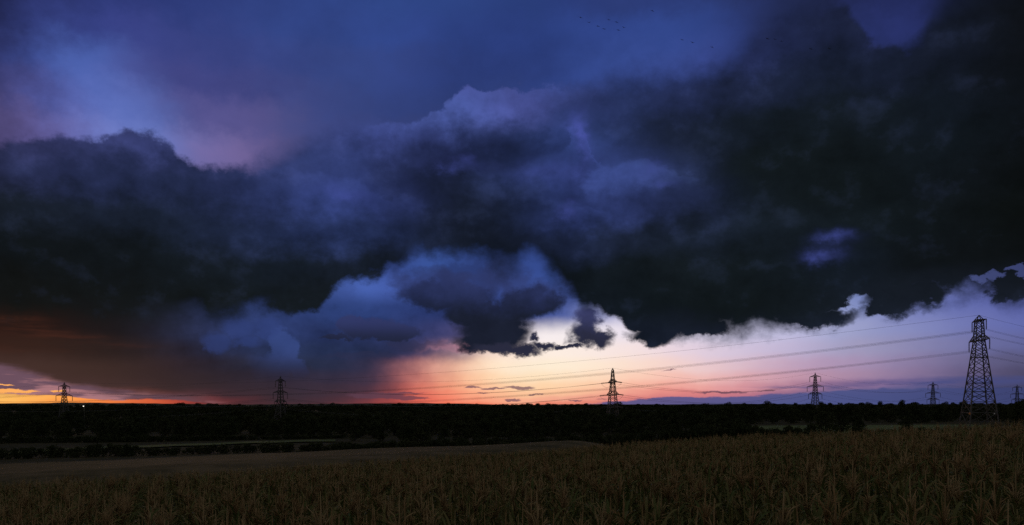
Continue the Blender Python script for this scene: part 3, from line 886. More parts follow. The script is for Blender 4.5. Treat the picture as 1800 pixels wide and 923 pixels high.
# thicker belt closer in, right of the left meadow
for d in (300, 330, 362, 395):
    x = at(575, d)[0]
    while x < at(1325, d)[0]:
        xx = x + rng.uniform(-3, 3); dd = d + rng.uniform(-10, 10)
        px = HX + F * xx / dd
        lim = 430 + (395 - dd) * 3.3
        if px > lim + 90: wood.append((xx, dd))
        x += rng.uniform(9.5, 13)
wood.sort(key=lambda q: q[1])
LAMP = (at(148, 640))
def clear(x, y):
    return math.hypot(x - LAMP[0], y - LAMP[1]) > 12 and not (abs(HX + F * x / y - 148) < 9 and y < 640)
IND = [w for w in wood if clear(*w)]
rest_wood = IND[285:]
IND = IND[:285]
for (x, y) in IND:
    v = TREES[rng.randrange(6)]
    front = y < 410
    hh = rng.uniform(9.0, 13.0) if not front else rng.uniform(7.0, 10.5)
    s = hh / v[2]
    plant_tree('broadleaf_tree', x, y, v, s * rng.uniform(1.0, 1.25), rng.uniform(0, 6.28),
               'dark broadleaf tree crowded into the black wood across the valley', 'tree', 'trees of the wood across the valley', sz=s)

# single trees and clumps on the right, in front of the meadow
for (px, d, top, width, v, lab) in [
    (1478, 300, 707.5, 44, 3, 'tallest dark tree right of the middle, its crown breaking the skyline'),
    (1450, 296, 722, 50, 5, 'broad dark tree leaning against the left of the tallest tree'),
    (1504, 304, 728, 44, 0, 'rounded dark tree against the right of the tallest tree'),
    (1592, 322, 731, 28, 1, 'narrow lone dark tree in front of the meadow near the tall pylon'),
    (1425, 285, 744, 34, 2, 'low round bushy tree at the meadow edge left of the tallest tree'),
    (1255, 300, 729, 62, 5, 'leftmost big rounded tree of the near wood corner by the meadow'),
    (1302, 292, 736, 54, 2, 'rounded tree ending the near wood beside the meadow'),
    (1788, 380, 705, 34, 2, 'dark tree on the skyline at the right edge of the picture')]:
    x, y = at(px, d)
    base = tz(x, y)
    h = (HY - top) / F * d - base
    sv = TREES[v]
    w = width / F * d
    e = plant_tree('broadleaf_tree', x, y, sv, w / sv[3], rng.uniform(0, 6), lab, 'tree', None, sz=h / sv[2])

ORD = ['first', 'second', 'third', 'fourth', 'fifth', 'sixth', 'seventh', 'eighth', 'ninth', 'tenth', 'eleventh', 'twelfth',
       'thirteenth', 'fourteenth', 'fifteenth', 'sixteenth', 'seventeenth']
# hedges: shrub by shrub
def hedge(p0, p1, n, top, label, group):
    plain = label
    for i in range(n):
        label = (ORD[i] + ' shrub from left ' + plain) if n <= 12 else plain
        t = (i + rng.uniform(0.2, 0.8)) / n
        px = p0[0] + (p1[0] - p0[0]) * t; d = p0[1] + (p1[1] - p0[1]) * t + rng.uniform(-2, 2)
        x, y = at(px, d)
        base = tz(x, y)
        yt = float(np.interp(px, [q[0] for q in top], [q[1] for q in top])) + rng.uniform(-2.5, 2.0)
        h = max(1.6, (HY - yt) / F * d - base)
        v = SHRUBS[rng.randrange(3)]
        plant_tree('hedge_shrub', x, y, v, rng.uniform(0.9, 1.35), rng.uniform(0, 6), label, 'shrub', group, sz=h / v[2])

hedge((-20, 285), (760, 268), 46, [(0, 789), (130, 786), (200, 780), (280, 788), (380, 783), (480, 781), (600, 780), (760, 784)],
      'dark shrub in the long hedge beyond the maize on the left', 'shrubs of the long hedge on the left')
hedge((-30, 405), (610, 408), 62, [(0, 770), (300, 766), (610, 768)],
      'dark shrub along the foot of the wood above the pale meadow strip', 'shrubs at the wood edge above the left meadow')
hedge((590, 262), (1330, 262), 56, [(590, 783), (700, 776), (850, 772), (1000, 768), (1150, 758), (1330, 748)],
      'dark shrub of the scrub along the foot of the wood behind the maize', 'scrub along the foot of the wood')
hedge((1320, 268), (1440, 262), 9, [(1320, 758), (1375, 751), (1440, 758)],
      'in the low hedge below the right-hand meadow', 'shrubs below the right-hand meadow')
hedge((1500, 262), (1660, 255), 10, [(1500, 750), (1540, 757), (1600, 752), (1660, 757)],
      'in the hedge between tallest tree and tall pylon', 'shrubs by the tall pylon')


# ------------------------------------------------------------------ geometry-node scatter for what nobody could count
def scatter(name, pts, rots, scls, idxs, sources, label, cat=None):
    me = bpy.data.meshes.new(name)
    me.from_pydata([tuple(p) for p in pts], [], [])
    for nm, typ, dat, fld in (('rot', 'FLOAT_VECTOR', rots, 'vector'), ('scl', 'FLOAT_VECTOR', scls, 'vector'), ('idx', 'INT', idxs, 'value')):
        at_ = me.attributes.new(nm, typ, 'POINT')
        at_.data.foreach_set(fld, np.asarray(dat, float if typ != 'INT' else np.int32).ravel())
    o = obj(name, me)
    g = bpy.data.node_groups.new(name + '_scatter', 'GeometryNodeTree')
    g.interface.new_socket('Geometry', in_out='INPUT', socket_type='NodeSocketGeometry')
    g.interface.new_socket('Geometry', in_out='OUTPUT', socket_type='NodeSocketGeometry')
    N = g.nodes
    gi, go = N.new('NodeGroupInput'), N.new('NodeGroupOutput')
    iop = N.new('GeometryNodeInstanceOnPoints')
    jn = N.new('GeometryNodeJoinGeometry')
    for so in sources:
        oi = N.new('GeometryNodeObjectInfo'); oi.inputs['Object'].default_value = so
        oi.inputs['As Instance'].default_value = True
        g.links.new(oi.outputs['Geometry'], jn.inputs[0])
    def named(n_, t_):
        a = N.new('GeometryNodeInputNamedAttribute'); a.data_type = t_; a.inputs['Name'].default_value = n_
        return a.outputs['Attribute']
    g.links.new(gi.outputs[0], iop.inputs['Points'])
    g.links.new(jn.outputs[0], iop.inputs['Instance'])
    iop.inputs['Pick Instance'].default_value = True
    g.links.new(named('idx', 'INT'), iop.inputs['Instance Index'])
    er = N.new('FunctionNodeEulerToRotation')
    g.links.new(named('rot', 'FLOAT_VECTOR'), er.inputs[0])
    g.links.new(er.outputs[0], iop.inputs['Rotation'])
    g.links.new(named('scl', 'FLOAT_VECTOR'), iop.inputs['Scale'])
    g.links.new(iop.outputs[0], go.inputs[0])
    md = o.modifiers.new('scatter', 'NODES'); md.node_group = g
    return tag(o, label, cat, kind='stuff')


def merged(name, meshes_mats):
    """source object that is not in the scene: several meshes joined"""
    bm = bmesh.new()
    mats = []
    for me, mw in meshes_mats:
        off = []
        for m in me.materials:
            if m not in mats: mats.append(m)
            off.append(mats.index(m))
        t = bmesh.new(); t.from_mesh(me); t.transform(mw)
        for f in t.faces: f.material_index = off[f.material_index] if f.material_index < len(off) else 0
        tmp = bpy.data.meshes.new('tmp'); t.to_mesh(tmp); t.free()
        bm.from_mesh(tmp); bpy.data.meshes.remove(tmp)
    me = bpy.data.meshes.new(name); bm.to_mesh(me); bm.free()
    for m in mats: me.materials.append(m)
    return bpy.data.objects.new(name, me)


far_src = [merged('wood_source_%d' % i, [(t[0], Matrix()), (t[1], Matrix())]) for i, t in enumerate(TREES)]
fp, fr_, fs_, fi = [], [], [], []
for (x, y) in rest_wood:
    fp.append((x, y, tz(x, y)))
for d in np.concatenate([np.arange(625, 1000, 42), np.geomspace(1040, 3200, 16)]):
    x = -d * 0.70
    while x < d * 0.70:
        xx = x + rng.uniform(-8, 8); dd = d + rng.uniform(-20, 20) * d / 800
        px = HX + F * xx / dd
        open_ = (math.sin(xx * 0.011 + d * 0.004) + math.sin(xx * 0.023 + 1.7 + d * 0.01)) > 1.25 and d > 700
        if not open_ and clear(xx, dd): fp.append((xx, dd, tz(xx, dd)))
        x += 10.0 * (d / 620) ** 0.6
for p in fp:
    i = rng.randrange(6)
    top_h = rng.uniform(8.5, 12.8)
    if p[1] > 900: top_h = min(top_h, max(6.0, -p[2] + rng.uniform(-4, 2.0)))
    if p[1] > 1900: top_h = rng.uniform(7, 11) + max(0, -p[2] - 9.5)
    s = top_h / TREES[i][2]
    w = s * rng.uniform(1.0, 1.35) * (1.0 + max(0, p[1] - 900) / 1500)
    fr_.append((0, 0, rng.uniform(0, 6.28))); fs_.append((w, w, s)); fi.append(i)
scatter('distant_wood', fp, fr_, fs_, fi, far_src, 'far-off dark woodland stretching to the horizon behind the wood', 'woodland')

# ------------------------------------------------------------------ electricity pylons
def lattice(levels, half, leg_w, br_w, rings):
    """four legs, and the bracing of each tier, as meshes; half(z) = half side of the square body"""
    legs = []
    def c(k, z):
        h = half(z); return Vector(((-1, 1, 1, -1)[k] * h, (-1, -1, 1, 1)[k] * h, z))
    for k in range(4):
        mb = MB()
        for a, b in zip(levels[:-1], levels[1:]): mb.bar(c(k, a), c(k, b), leg_w(a), leg_w(b))
        legs.append(mb)
    tiers = []
    for n, (a, b) in enumerate(zip(levels[:-1], levels[1:])):
        mb = MB()
        for k in range(4):
            q = (k + 1) % 4
            mb.bar(c(k, a), c(q, b), br_w); mb.bar(c(q, a), c(k, b), br_w)
            if b in rings: mb.bar(c(k, b), c(q, b), br_w * 1.15)
            if (b - a) > 4.2:     # secondary members
                m = (a + b) / 2
                x0 = (c(k, m) + c(q, m)) / 2
                mb.bar(c(k, m), x0, br_w * 0.7); mb.bar(c(q, m), x0, br_w * 0.7)
        tiers.append(mb)
    return legs, tiers


def cross_arm(sgn, L, z, hb, rise, w):
    """triangular lattice arm along x, its root on the body, its tip at x = sgn*L"""
    mb = MB()
    tip = Vector((sgn * L, 0, z))
    r = [Vector((sgn * hb, -hb, z)), Vector((sgn * hb, hb, z)), Vector((sgn * hb * .85, -hb * .85, z + rise)), Vector((sgn * hb * .85, hb * .85, z + rise))]
    for p in r: mb.bar(p, tip, w)
    n = 4
    for i in range(n):
        a, b = i / n, (i + 1) / n
        mb.bar(r[0].lerp(tip, a), r[1].lerp(tip, b), w * .6)
        mb.bar(r[0].lerp(tip, b), r[2].lerp(tip, a), w * .6)
        mb.bar(r[1].lerp(tip, b), r[3].lerp(tip, a), w * .6)
    return mb


def insulator(p0, p1, r=0.16):
    """string of discs between two points"""
    mb = MB()
    p0, p1 = Vector(p0), Vector(p1)
    n = 12
    pts, rs = [], []
    for i in range(n):
        t = i / n
        for dt, k in ((0.0, .35), (.25 / n, 1.0), (.6 / n, 1.0), (.8 / n, .35)):
            pts.append(p0.lerp(p1, t + dt)); rs.append(r * k)
    pts.append(p1); rs.append(r * .35)
    mb.tube(pts, rs, 6)
    return mb


PYL = {}
def build_suspension(key, H, half_pts, levels, rings, arms, ins, leg_w, br_w, peak_half=0.0):
    def half(z): return float(np.interp(z, [p[0] for p in half_pts], [p[1] for p in half_pts]))
    lw = lambda z: leg_w * (1.0 - 0.45 * z / H)
    legs, tiers = lattice(levels, half, lw, br_w, rings)
    parts = []
    for l in legs: parts.append(('leg', l.mesh(key + '_leg', [M_steel]), None))
    for t in tiers: parts.append(('bracing', t.mesh(key + '_bracing', [M_steel]), None))
    pk = MB(); zt = levels[-1]; h = half(zt)
    for k in range(4): pk.bar(((-1, 1, 1, -1)[k] * h, (-1, -1, 1, 1)[k] * h, zt), (0, 0, H), lw(zt), lw(zt) * .7)
    parts.append(('peak', pk.mesh(key + '_peak', [M_steel]), None))
    att = [Vector((0, 0, H))]
    for (z, L, rise) in arms:
        for s in (-1, 1):
            parts.append(('cross_arm', cross_arm(s, L, z, half(z), rise, br_w * 1.2).mesh(key + '_arm', [M_steel]), None))
            if ins == 'hang':
                e = Vector((s * L, 0, z - 4.4))
                parts.append(('insulator', insulator((s * L, 0, z - .1), e, 0.30).mesh(key + '_insulator', [M_glass], True), len(parts) - 1))
                att.append(e)
            else:
                att.append(Vector((s * L, 0, z)))
    PYL[key] = (parts, att)


# three-level tower of the farther line
build_suspension('tower3', 41.0, [(0, 4.2), (18, 2.0), (24, 1.5), (37.5, 0.75)],
                 [0, 4, 8, 11.5, 14.5, 17.2, 19.7, 22.2, 24.4, 26.6, 28.8, 31, 33.2, 35.4, 37.5],
                 (8, 14.5, 22.2, 28.8, 37.5), [(37.3, 5.1, 1.5), (28.8, 7.5, 1.8), (22.2, 6.2, 1.7)], 'hang', 0.52, 0.20)
# two-level tower of the nearer line
build_suspension('tower2', 38.0, [(0, 4.0), (16, 2.2), (27, 1.15), (34.7, 0.8)],
                 [0, 4, 8, 11.5, 14.5, 17.2, 19.7, 22.2, 24.6, 27, 29.5, 32, 34.7],
                 (8, 14.5, 27, 34.7), [(34.5, 4.7, 1.4), (27, 6.9, 2.4)], 'hang', 0.52, 0.20)
# the tall near tower, wide at the foot
build_suspension('tower_tall', 49.0, [(0, 5.9), (12, 4.6), (38, 1.7), (47, 1.3)],
                 [0, 7.4, 12, 16.3, 20, 23.6, 27.2, 30.9, 33.2, 35.5, 38, 40.4, 42.7, 44.9, 47],
                 (7.4, 12, 16.3, 20, 30.9, 38, 47), [(46.6, 7.4, 0.5), (38.2, 10.7, 2.4)], 'hang', 0.50, 0.21)
# strain tower where the farther line turns
build_suspension('tower_strain', 43.0, [(0, 4.4), (20, 2.4), (34.5, 1.05), (41.5, 0.55)],
                 [0, 4.4, 8.4, 12, 15.2, 18, 20.8, 23.4, 25.8, 28.2, 30.4, 32.5, 34.5, 37, 39.4, 41.5],
                 (8.4, 15.2, 20.8, 26.9, 34.5), [(34.4, 8.6, 1.8), (26.9, 11.6, 2.2), (19.6, 9.6, 2.0)], 'strain', 0.5, 0.19)


def put_pylon(key, px, d, top_y, rz, label, extra=None):
    parts, att = PYL[key]
    x, y = at(px, d)
    H = att[0].z
    z = (HY - top_y) / F * d - H
    e = empty('electricity_pylon', (x, y, z), rz)
    tag(e, label, 'pylon', None)
    made = []
    for (nm, me, par) in parts:
        o = obj(nm, me, e if par is None else made[par])
        made.append(o)
    Mw = Matrix.Translation((x, y, z)) @ Matrix.Rotation(rz, 4, 'Z')
    return e, [Mw @ a for a in att], Mw


def rot_for(line_dx, line_dy):
    """arm axis (local x) square to the direction of the line"""
    return math.atan2(line_dx, -line_dy) + math.pi if False else math.atan2(-line_dx, line_dy)


RZ_TALL = math.radians(80.3)
P_tall, A_tall, Mt = put_pylon('tower_tall', 1721, 340, 554, RZ_TALL, 'tall near pylon with wide lattice legs rising behind the maize on the right')
P_113, A_113, _ = put_pylon('tower2', 113, 650, 672, rot_for(-0.877, 0.48), 'small pylon with two arm levels against the orange glow, far left')
P_493, A_493, _ = put_pylon('tower3', 493, 580, 661, rot_for(-0.90, 0.44), 'pylon in front of the dark rain shower, left of the sunset gap')
P_1077, A_1077, M77 = put_pylon('tower_strain', 1077, 480, 647, rot_for(-0.98, -0.2), 'pylon with sideways strung insulators against the yellow afterglow')
P_1433, A_1433, _ = put_pylon('tower3', 1433, 700, 655, rot_for(-0.74, -0.66), 'three-armed pylon against the pink sky, left of the tall near pylon')
P_1640, A_1640, _ = put_pylon('tower3', 1640, 840, 671, rot_for(-0.78, -0.62), 'small far pylon just left of the tall near pylon')
P_1788, A_1788, _ = put_pylon('tower3', 1788, 1000, 676, rot_for(-0.77, -0.64), 'faintest and farthest pylon at the right edge, right of the tall near pylon')

# warning plates and a barbed guard on the legs of the tall pylon
def disc(r, th, mat, name):
    mb = MB(); n = 14
    a = [(r * math.cos(2 * math.pi * i / n), -th / 2, r * math.sin(2 * math.pi * i / n)) for i in range(n)]
    b = [(p[0], th / 2, p[2]) for p in a]
    mb.add(a + b, [tuple(range(n))] + [tuple(range(2 * n - 1, n - 1, -1))] + [(i, n + i, n + (i + 1) % n, (i + 1) % n) for i in range(n)])
    return mb.mesh(name, [mat])
for px, mat, r, lab in ((1704.5, M_plate_o, 0.45, 'orange warning plate'), (1748, M_plate_w, 0.30, 'small pale number plate')):
    # on the camera side of the tier at that height
    d = 340 - 7.6
    x = (px - HX) / F * d
    w = Vector((x, d, (HY - 727) / F * d))
    o = obj('warning_plate', disc(r, 0.06, mat, 'warning_plate'), P_tall)
    o.matrix_parent_inverse = Matrix()
    loc = Mt.inverted() @ w
    o.location = loc
    o.rotation_euler = (0, 0, -RZ_TALL)
    tag(o, lab)
    bk = MB(); bk.bar((0, 0.06, 0), (0, 2.6, 0.0), 0.12)
    obj('bracket', bk.mesh('plate_bracket', [M_steel]), o)

# ------------------------------------------------------------------ wires
def span(a, b, sag, n=26):
    return [a.lerp(b, i / n) - Vector((0, 0, sag * 4 * (i / n) * (1 - i / n))) for i in range(n + 1)]


def twin(pts_list, r, gap, name, label, group):
    mb = MB()
    for pts in pts_list:
        for o_ in ((-gap / 2, gap / 2) if gap else (0.0,)):
            mb.tube([p + Vector((0, 0, o_)) for p in pts], r, 5, cap=False)
    o = obj(name, mb.mesh(name, [M_wire]))
    return tag(o, label, 'power line', group)


# nearer line: past the tall pylon, right to left
off_r = Vector((430, 492, 0)); off_l = Vector((-640, 800, 0))
def off(p, a, dz): return Vector((a.x + p.x, a.y + p.y, p.z + dz))
axl = [a - A_113[0] for a in A_113]; axr = [a - A_tall[0] for a in A_tall]
names = ['earth wire joining the peak of the tall near pylon to the small pylon far left',
         'upper conductor on the far side of the tall near pylon', 'upper conductor on the near side of the tall near pylon',
         'lower conductor on the far side of the tall near pylon', 'lower conductor on the near side of the tall near pylon']
for i in range(5):
    ra = off_r + Vector((axr[i].x, axr[i].y, A_tall[i].z - 2.0))
    la = off_l + Vector((axl[i].x, axl[i].y, A_113[i].z - 3.0))
    # local -x arm of the tall tower pairs with the arm of the far tower on the same side of the line
    j = i if i == 0 else (i if (axr[i].y > 0) == (axl[i].y > 0) else (i + 1 if i % 2 else i - 1))
    la = off_l + Vector((axl[j].x, axl[j].y, A_113[j].z - 3.0))
    side = names[i] if i == 0 else names[i]
    if i: side = ('upper' if i < 3 else 'lower') + ' conductor on the ' + ('far' if axr[i].y > 0 else 'near') + ' arm of the tall near pylon'
    twin([span(ra, A_tall[i], 5.0), span(A_tall[i], A_113[j], 10.8 if i == 0 else 12.2, 60), span(A_113[j], la, 4.0)],
         0.04 if i == 0 else 0.038, 0.0 if i == 0 else 0.42, 'power_line', side, None)

# farther line through the five towers, strained at the turn
jump = []
def strain_ends(tip, to_a, to_b, L=4.4):
    return tip + (to_a - tip).normalized() * L - Vector((0, 0, .35)), tip + (to_b - tip).normalized() * L - Vector((0, 0, .35))
off_b = Vector((A_493[0].x - 420, A_493[0].y + 190, 0))
off_c = Vector((A_1788[0].x + 230, A_1788[0].y + 190, 0))
lv = ['top', 'top', 'middle', 'middle', 'lowest', 'lowest']
for i in range(7):
    ax = [a - A_493[0] for a in A_493]
    lend = off_b + Vector((ax[i].x, ax[i].y, A_493[i].z - 6.0))
    ax2 = [a - A_1788[0] for a in A_1788]
    rend = off_c + Vector((ax2[i].x, ax2[i].y, A_1788[i].z))
    p77 = A_1077[i]
    if i == 0: e_r, e_l = p77, p77
    else: e_r, e_l = strain_ends(p77, A_1433[i], A_493[i])
    lab = 'earth wire along the peaks of the far row of pylons' if i == 0 else \
        lv[i - 1] + ' conductor of the far row of pylons, ' + ('far' if (A_1433[i].y > A_1433[0].y) else 'near') + ' side'
    twin([span(rend, A_1788[i], 6), span(A_1788[i], A_1640[i], 6.2), span(A_1640[i], A_1433[i], 6.2),
          span(A_1433[i], e_r, 7.4), span(e_l, A_493[i], 6.2), span(A_493[i], lend, 7)], 0.04 if i == 0 else 0.06, 0.0, 'power_line', lab, None)
    if i:
        inv = M77.inverted()
        a_l, b_l, t_l2 = inv @ e_r, inv @ e_l, inv @ p77
        for q in (a_l, b_l):
            obj('insulator', insulator(t_l2, q, 0.34).mesh('strain_insulator', [M_glass], True), P_1077)
        mb = MB()
        mb.tube([a_l.lerp(b_l, t) - Vector((0, 0, 2.6 * 4 * t * (1 - t))) for t in np.linspace(0, 1, 13)], 0.06, 5)
        obj('jumper_loop', mb.mesh('jumper_loop', [M_wire]), P_1077)

# ------------------------------------------------------------------ a lit lamp at the edge of the wood
lx, ly = LAMP
lzt = (HY - 714) / F * ly
le = empty('lamp_post', (lx, ly, tz(lx, ly) - 0.3))
tag(le, 'bright white lamp shining at the edge of the wood, right of the far left pylon', 'lamp')
hgt = lzt - le.location.z
mb = MB(); mb.tube([(0, 0, 0), (0, 0, hgt * .5), (0, 0, hgt - .4)], [.16, .12, .08], 8)
mb.tube([(0, 0, hgt - .4), (0, -.4, hgt + .1), (0, -.9, hgt + .2)], [.08, .06, .05], 6)
obj('post', mb.mesh('lamp_pole', [M_post], True), le)
mb = MB()
mb.add([(-.3, -1.5, hgt + .25), (.3, -1.5, hgt + .25), (.3, -.8, hgt + .3), (-.3, -.8, hgt + .3), (-.22, -1.4, hgt + .42), (.22, -1.4, hgt + .42), (.22, -.85, hgt + .45), (-.22, -.85, hgt + .45)],
       [(0, 1, 5, 4), (1, 2, 6, 5), (2, 3, 7, 6), (3, 0, 4, 7), (4, 5, 6, 7)])
obj('lamp_head', mb.mesh('lamp_head', [M_post]), le)
mb = MB()
ring = [(.42 * math.cos(a), -1.15 + .42 * math.sin(a)) for a in np.linspace(0, 2 * math.pi, 12, endpoint=False)]
vsx = [(x, y, hgt + .24) for x, y in ring] + [(x * .75, -1.15 + (y + 1.15) * .75, hgt - .2) for x, y in ring] + [(0, -1.15, hgt - .36)]
mb.add(vsx, [(i, (i + 1) % 12, 12 + (i + 1) % 12, 12 + i) for i in range(12)] + [(12 + i, 12 + (i + 1) % 12, 24) for i in range(12)])
obj('lens', mb.mesh('lamp_lens', [M_lamp], True), le)

# ------------------------------------------------------------------ birds
def bird_mesh(name, flap):
    """one continuous surface: body with beak and tail, two swept wings"""
    mb = MB()
    body = [(-.42, .012, 0), (-.33, .05, .02), (-.18, .085, .02), (.02, .10, 0), (.20, .075, 0), (.34, .05, .02), (.44, .055, .035), (.50, .03, .03), (.56, .006, .02)]
    n = 8
    for (t, r, z) in body:
        for j in range(n):
            a = 2 * math.pi * j / n
            mb.v.append(Vector((r * 1.0 * math.cos(a), t, z + r * .85 * math.sin(a))))
    for k in range(len(body) - 1):
        for j in range(n):
            a, b = k * n + j, k * n + (j + 1) % n
            mb.f.append((a, b, b + n, a + n)); mb.m.append(0)
    # tail fan
    mb.add([(-.05, -.36, .02), (.05, -.36, .02), (.13, -.60, .01), (-.13, -.60, .01), (0, -.36, .05), (0, -.62, .03)],
           [(0, 4, 5, 3), (4, 1, 2, 5), (0, 3, 2, 1)])
    for s in (-1, 1):
        st = [(.06, .16, -.12, .03), (.22, .22, -.10, .03 + flap * .5), (.42, .24, -.08, .03 + flap), (.62, .12, -.12, .03 + flap * .95), (.80, -.06, -.16, .03 + flap * .7)]
        i = len(mb.v)
        for (x, yl, yt, z) in st:
            mb.v += [Vector((s * x, yl, z)), Vector((s * x, (yl + yt) / 2, z + .03)), Vector((s * x, yt, z)), Vector((s * x, (yl + yt) / 2, z - .012))]
        for k in range(len(st) - 1):
            for j in range(4):
                a, b = i + k * 4 + j, i + k * 4 + (j + 1) % 4
                mb.f.append((a, b, b + 4, a + 4)); mb.m.append(0)
        e = i + (len(st) - 1) * 4
        mb.f.append((e, e + 1, e + 2, e + 3)); mb.m.append(0)
    return mb.mesh(name, [M_bird], True)
BM = [bird_mesh('bird_%d' % i, f) for i, f in enumerate((0.02, 0.12, -0.08))]
for k, (px, py) in enumerate([(1021,31),(1035,39.5),(1051,46),(1062,51),(1070,35),(1084,39),(1087,53),(1096,48),(1147,19),(1199,70),(1217,75),(1252,83),(1349,68),(1362,69.5),(1374,72.5),(1425,86),(1458,86)]):
    d = 165 + rng.uniform(-10, 10)
    o = obj('bird', BM[k % 3])
    o.location = ((px - HX) / F * d, d, (HY - py) / F * d)
    o.rotation_euler = (rng.uniform(-.05, .08), math.radians(22 + rng.uniform(-6, 8)), math.radians(rng.uniform(-35, 5)))
    o.scale = (0.52,) * 3
    tag(o, ORD[k] + ' small dark bird from the left in the flock under the storm cloud', 'bird', 'birds flying in a loose line')

# ------------------------------------------------------------------ maize
def leaf_mesh(name, seed, L, W, rise, droop, mat, nseg=8, fold=0.25, twist=0.5):
    """arching blade with a folded midrib, rooted at the origin and reaching along +x"""
    r = random.Random(seed)
    p = Vector((0, 0, 0)); a = rise
    vs_, fs_ = [], []
    for i in range(nseg + 1):
        t = i / nseg
        w = W * (0.55 + 1.1 * t) if t < 0.3 else W * (0.88 - 0.1 * t) * (1 - max(0, t - 0.45) / 0.55) ** 0.75
        w = max(w, 0.002)
        tw = twist * t * t
        side = Vector((-math.sin(tw) * 0.2, math.cos(tw), math.sin(tw)))
        wav = 0.12 * W * math.sin(i * 2.1 + seed)
        vs_ += [p - side * w / 2 + Vector((0, 0, w * fold + wav)), p.copy(), p + side * w / 2 + Vector((0, 0, w * fold - wav))]
        step_ = L / nseg
        p = p + Vector((math.cos(a), r.uniform(-.06, .06), math.sin(a))) * step_
        a -= droop / nseg * (0.35 + 1.5 * t)
    for i in range(nseg):
        q = i * 3
        fs_ += [(q, q + 1, q + 4, q + 3), (q + 1, q + 2, q + 5, q + 4)]
    return mesh_from(name, vs_, fs_, [mat], smooth=True)


def stalk_mesh(name, seed, H):
    r = random.Random(seed)
    mb = MB()
    pts, rs = [], []
    n = 9
    for i in range(n + 1):
        t = i / n
        c = Vector((0.03 * math.sin(t * 3 + seed), 0.03 * math.cos(t * 2.3 + seed) - 0.03, H * t))
        pts.append(c); rs.append(0.0145 * (1.25 - 0.75 * t) * 1.25)
        if i < n:
            pts.append(c + Vector((0, 0, H / n * 0.06))); rs.append(0.0145 * (1.25 - 0.75 * t))
    mb.tube(pts, rs, 6)
    return mb.mesh(name, [M_stalk], True)


def tassel_mesh(name, seed):
    r = random.Random(seed)
    mb = MB()
    mb.tube([(0, 0, 0), (0.005, 0, .18), (.014, .004, .44)], [.006, .008, .003], 4)
    nb = r.randrange(9, 13)
    for i in range(nb):
        a = i * 2.4 + r.uniform(-.3, .3); z = 0.02 + 0.11 * i / nb
        L = r.uniform(.18, .30); o_ = r.uniform(.22, .65)
        p0 = Vector((0, 0, z)); d = Vector((math.cos(a), math.sin(a), 0))
        p1 = p0 + d * L * .45 * o_ + Vector((0, 0, L * .55))
        p2 = p0 + d * L * 1.0 * o_ + Vector((0, 0, L * (0.9 - .4 * o_)))
        mb.tube([p0, p1, p2], [.004, .0068, .0025], 4)
    return mb.mesh(name, [M_tassel], True)


def ear_mesh(name):
    mb = MB()
    mb.tube([(0, 0, 0), (.02, 0, .05), (.05, 0, .14), (.075, 0, .22), (.085, 0, .25)], [.012, .026, .028, .014, .004], 7)
    for k in range(5):
        mb.bar((.085, 0, .25), (.11 + .012 * k, .02 * (k - 2), .27 - .008 * k), .005, .002)
    return mb.mesh(name, [M_ear], True)


LEAVES = [leaf_mesh('leaf_%d' % i, i, *a) for i, a in enumerate([
    (0.70, .058, 1.12, 2.5, M_leaf), (0.60, .052, 1.24, 2.2, M_leaf), (0.80, .062, 1.0, 2.7, M_leaf),
    (0.50, .044, 1.30, 1.5, M_leaf), (0.66, .056, 1.0, 1.9, M_leaf), (0.38, .036, 1.34, 1.0, M_leaf),
    (0.75, .070, .70, 3.0, M_dry), (0.60, .055, .40, 2.4, M_dry)])]
STALKS = [stalk_mesh('stalk_%d' % i, i, 1.82) for i in range(3)]
TASSELS = [tassel_mesh('tassel_%d' % i, i) for i in range(5)]
EAR = ear_mesh('ear')


def plan(r, tassel=True):
    """parts of one plant: (name, mesh, location, yaw, scale)"""
    out = [('stalk', STALKS[r.randrange(3)], (0, 0, -0.05), r.uniform(0, 6.28), 1.0)]
    n = r.randrange(8, 11)
    a0 = r.uniform(0, 6.28)
    for i in range(n):
        t = i / (n - 1)
        z = 0.42 + 1.26 * t
        a = a0 + math.pi * (i % 2) + r.uniform(-.45, .45)
        if t < 0.25: k = r.choice((0, 2, 6, 7))
        elif t < 0.75: k = r.choice((0, 1, 2, 4, 0, 2, 6) if r.random() < .35 else (0, 1, 2, 4))
        else: k = r.choice((3, 3, 5, 1))
        out.append(('leaf', LEAVES[k], (0, 0, z), a, r.uniform(.85, 1.15)))
    if tassel: out.append(('tassel', TASSELS[r.randrange(5)], (0, 0, 1.74), r.uniform(0, 6.28), r.uniform(.85, 1.2)))
    if r.random() < .7: out.append(('ear', EAR, (0.012, 0, 0.95), a0 + 1.0, 1.0))
    return out

# sowing: rows 0.7 m apart, running across the slope
RA = math.radians(24)
cr, sr = math.cos(RA), math.sin(RA)
def inside(x, y, pad=0.0):
    a = math.atan2(x, y)
    return math.hypot(x, y) < float(np.interp(a, M_A, M_D)) - pad and y > 5.6
spots = []
HA = math.radians(36)
def sow(d0, d1, row, gap, jit):
    lim = d1
    nr = int(lim * 1.5 / row)
    for i in range(-nr, nr + 1):
        for j in range(-int(lim * 1.5 / gap), int(lim * 1.5 / gap) + 1):
            X, Y = i * row, j * gap
            x = X * cr - Y * sr; y = X * sr + Y * cr
            if y <= 0: continue
            d = math.hypot(x, y)
            if not (d0 <= d < d1) or abs(math.atan2(x, y)) > HA: continue
            x += rng.gauss(0, jit * gap * .5); y += rng.gauss(0, jit * gap * .5)
            if inside(x, y): spots.append((x, y))
sow(6.5, 34, 0.70, 0.18, 0.9)
sow(34, 75, 0.75, 0.26, 1.0)
sow(75, 220, 0.9, 0.55, 1.2)
near_spots = sorted([s for s in spots if s[1] > 7.2], key=lambda s: s[1])
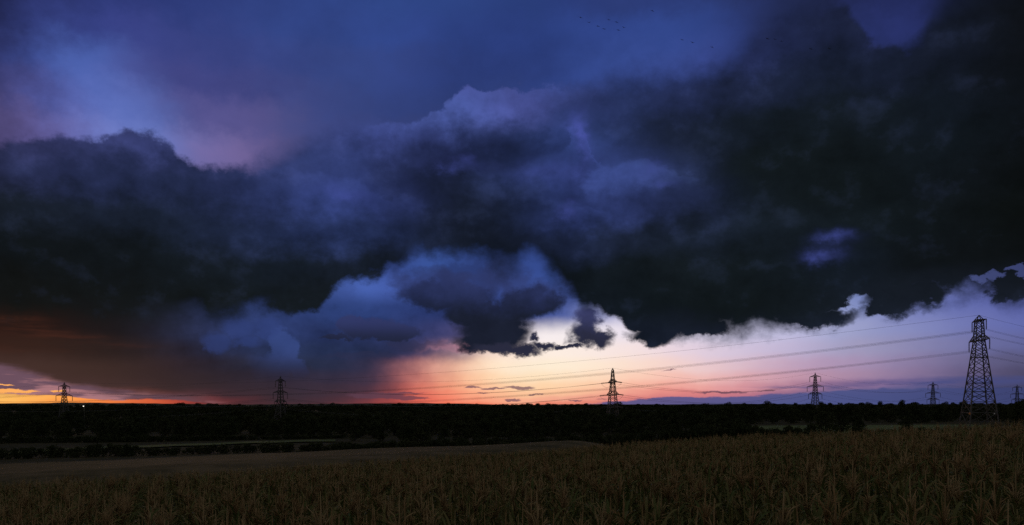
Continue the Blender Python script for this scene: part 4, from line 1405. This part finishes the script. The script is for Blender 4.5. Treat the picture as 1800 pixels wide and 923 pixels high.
# what of each plant can be in the frame: the top must reach above the bottom edge of the picture
def in_view(x, y):
    if abs(x / y) > 0.655: return False
    zt = tz(x, y) + 2.1
    return zt / y > -(923 - HY) / F - 0.0
def p_tassel(x, y):
    d = math.hypot(x, y)
    return 0.10 + max(0.0, d - 9.5) / 24.0 if x < 0 else 0.22 + max(0.0, d - 9.5) / 14.0
IND_M = [s for s in near_spots if in_view(*s)][:300]
chosen = set(IND_M)
for n_, (x, y) in enumerate(IND_M):
    e = empty('maize_plant', (x, y, tz(x, y)), rng.uniform(0, 6.28))
    e.rotation_euler = (rng.uniform(-.06, .06), rng.uniform(-.06, .06), rng.uniform(0, 6.28))
    e.scale = (1, 1, rng.uniform(.84, 1.12))
    tas = rng.random() < p_tassel(x, y)
    tag(e, 'maize plant with arching leaves and brown tassel in the nearest rows of the field' if tas else
        'all-green maize plant without a tassel in the nearest rows of the field', 'maize plant',
        'nearest maize plants in tassel' if tas else 'nearest maize plants without tassel')
    for (nm, me, loc, a, s) in plan(rng, tas):
        o = obj(nm, me, e, loc)
        o.rotation_euler = (rng.uniform(-.12, .12) if nm == 'leaf' else 0, 0, a)
        o.scale = (s, s, s)

corn_src = []
for k in range(15):
    pl_ = plan(random.Random(300 + k), k < 10)
    corn_src.append(merged('maize_source_%d' % k, [(me, Matrix.Translation(loc) @ Matrix.Rotation(a, 4, 'Z') @ Matrix.Scale(s, 4)) for (nm, me, loc, a, s) in pl_]))
cp, crt, csl, ci = [], [], [], []
for (x, y) in spots:
    if (x, y) in chosen: continue
    d = math.hypot(x, y)
    cp.append((x, y, 0.0)); crt.append((rng.uniform(-.07, .07), rng.uniform(-.07, .07), rng.uniform(0, 6.28)))
    w = 1.0 + 0.3 * min(1, max(0, d - 40) / 100)
    csl.append((w, w, rng.uniform(.84, 1.12) + 0.05 * math.sin(x * .21 + 1.3) * math.sin(y * .17))); ci.append(rng.randrange(10) if rng.random() < p_tassel(x, y) else rng.randrange(10, 15))
cp = np.array(cp); cp[:, 2] = terrain(cp[:, 0], cp[:, 1])
scatter('maize_field', cp, crt, csl, ci, corn_src, 'rest of the tall maize field with brown tassels sloping down to the left', 'maize')
print('maize', len(IND_M), len(cp), 'trees', len(IND), len(fp))
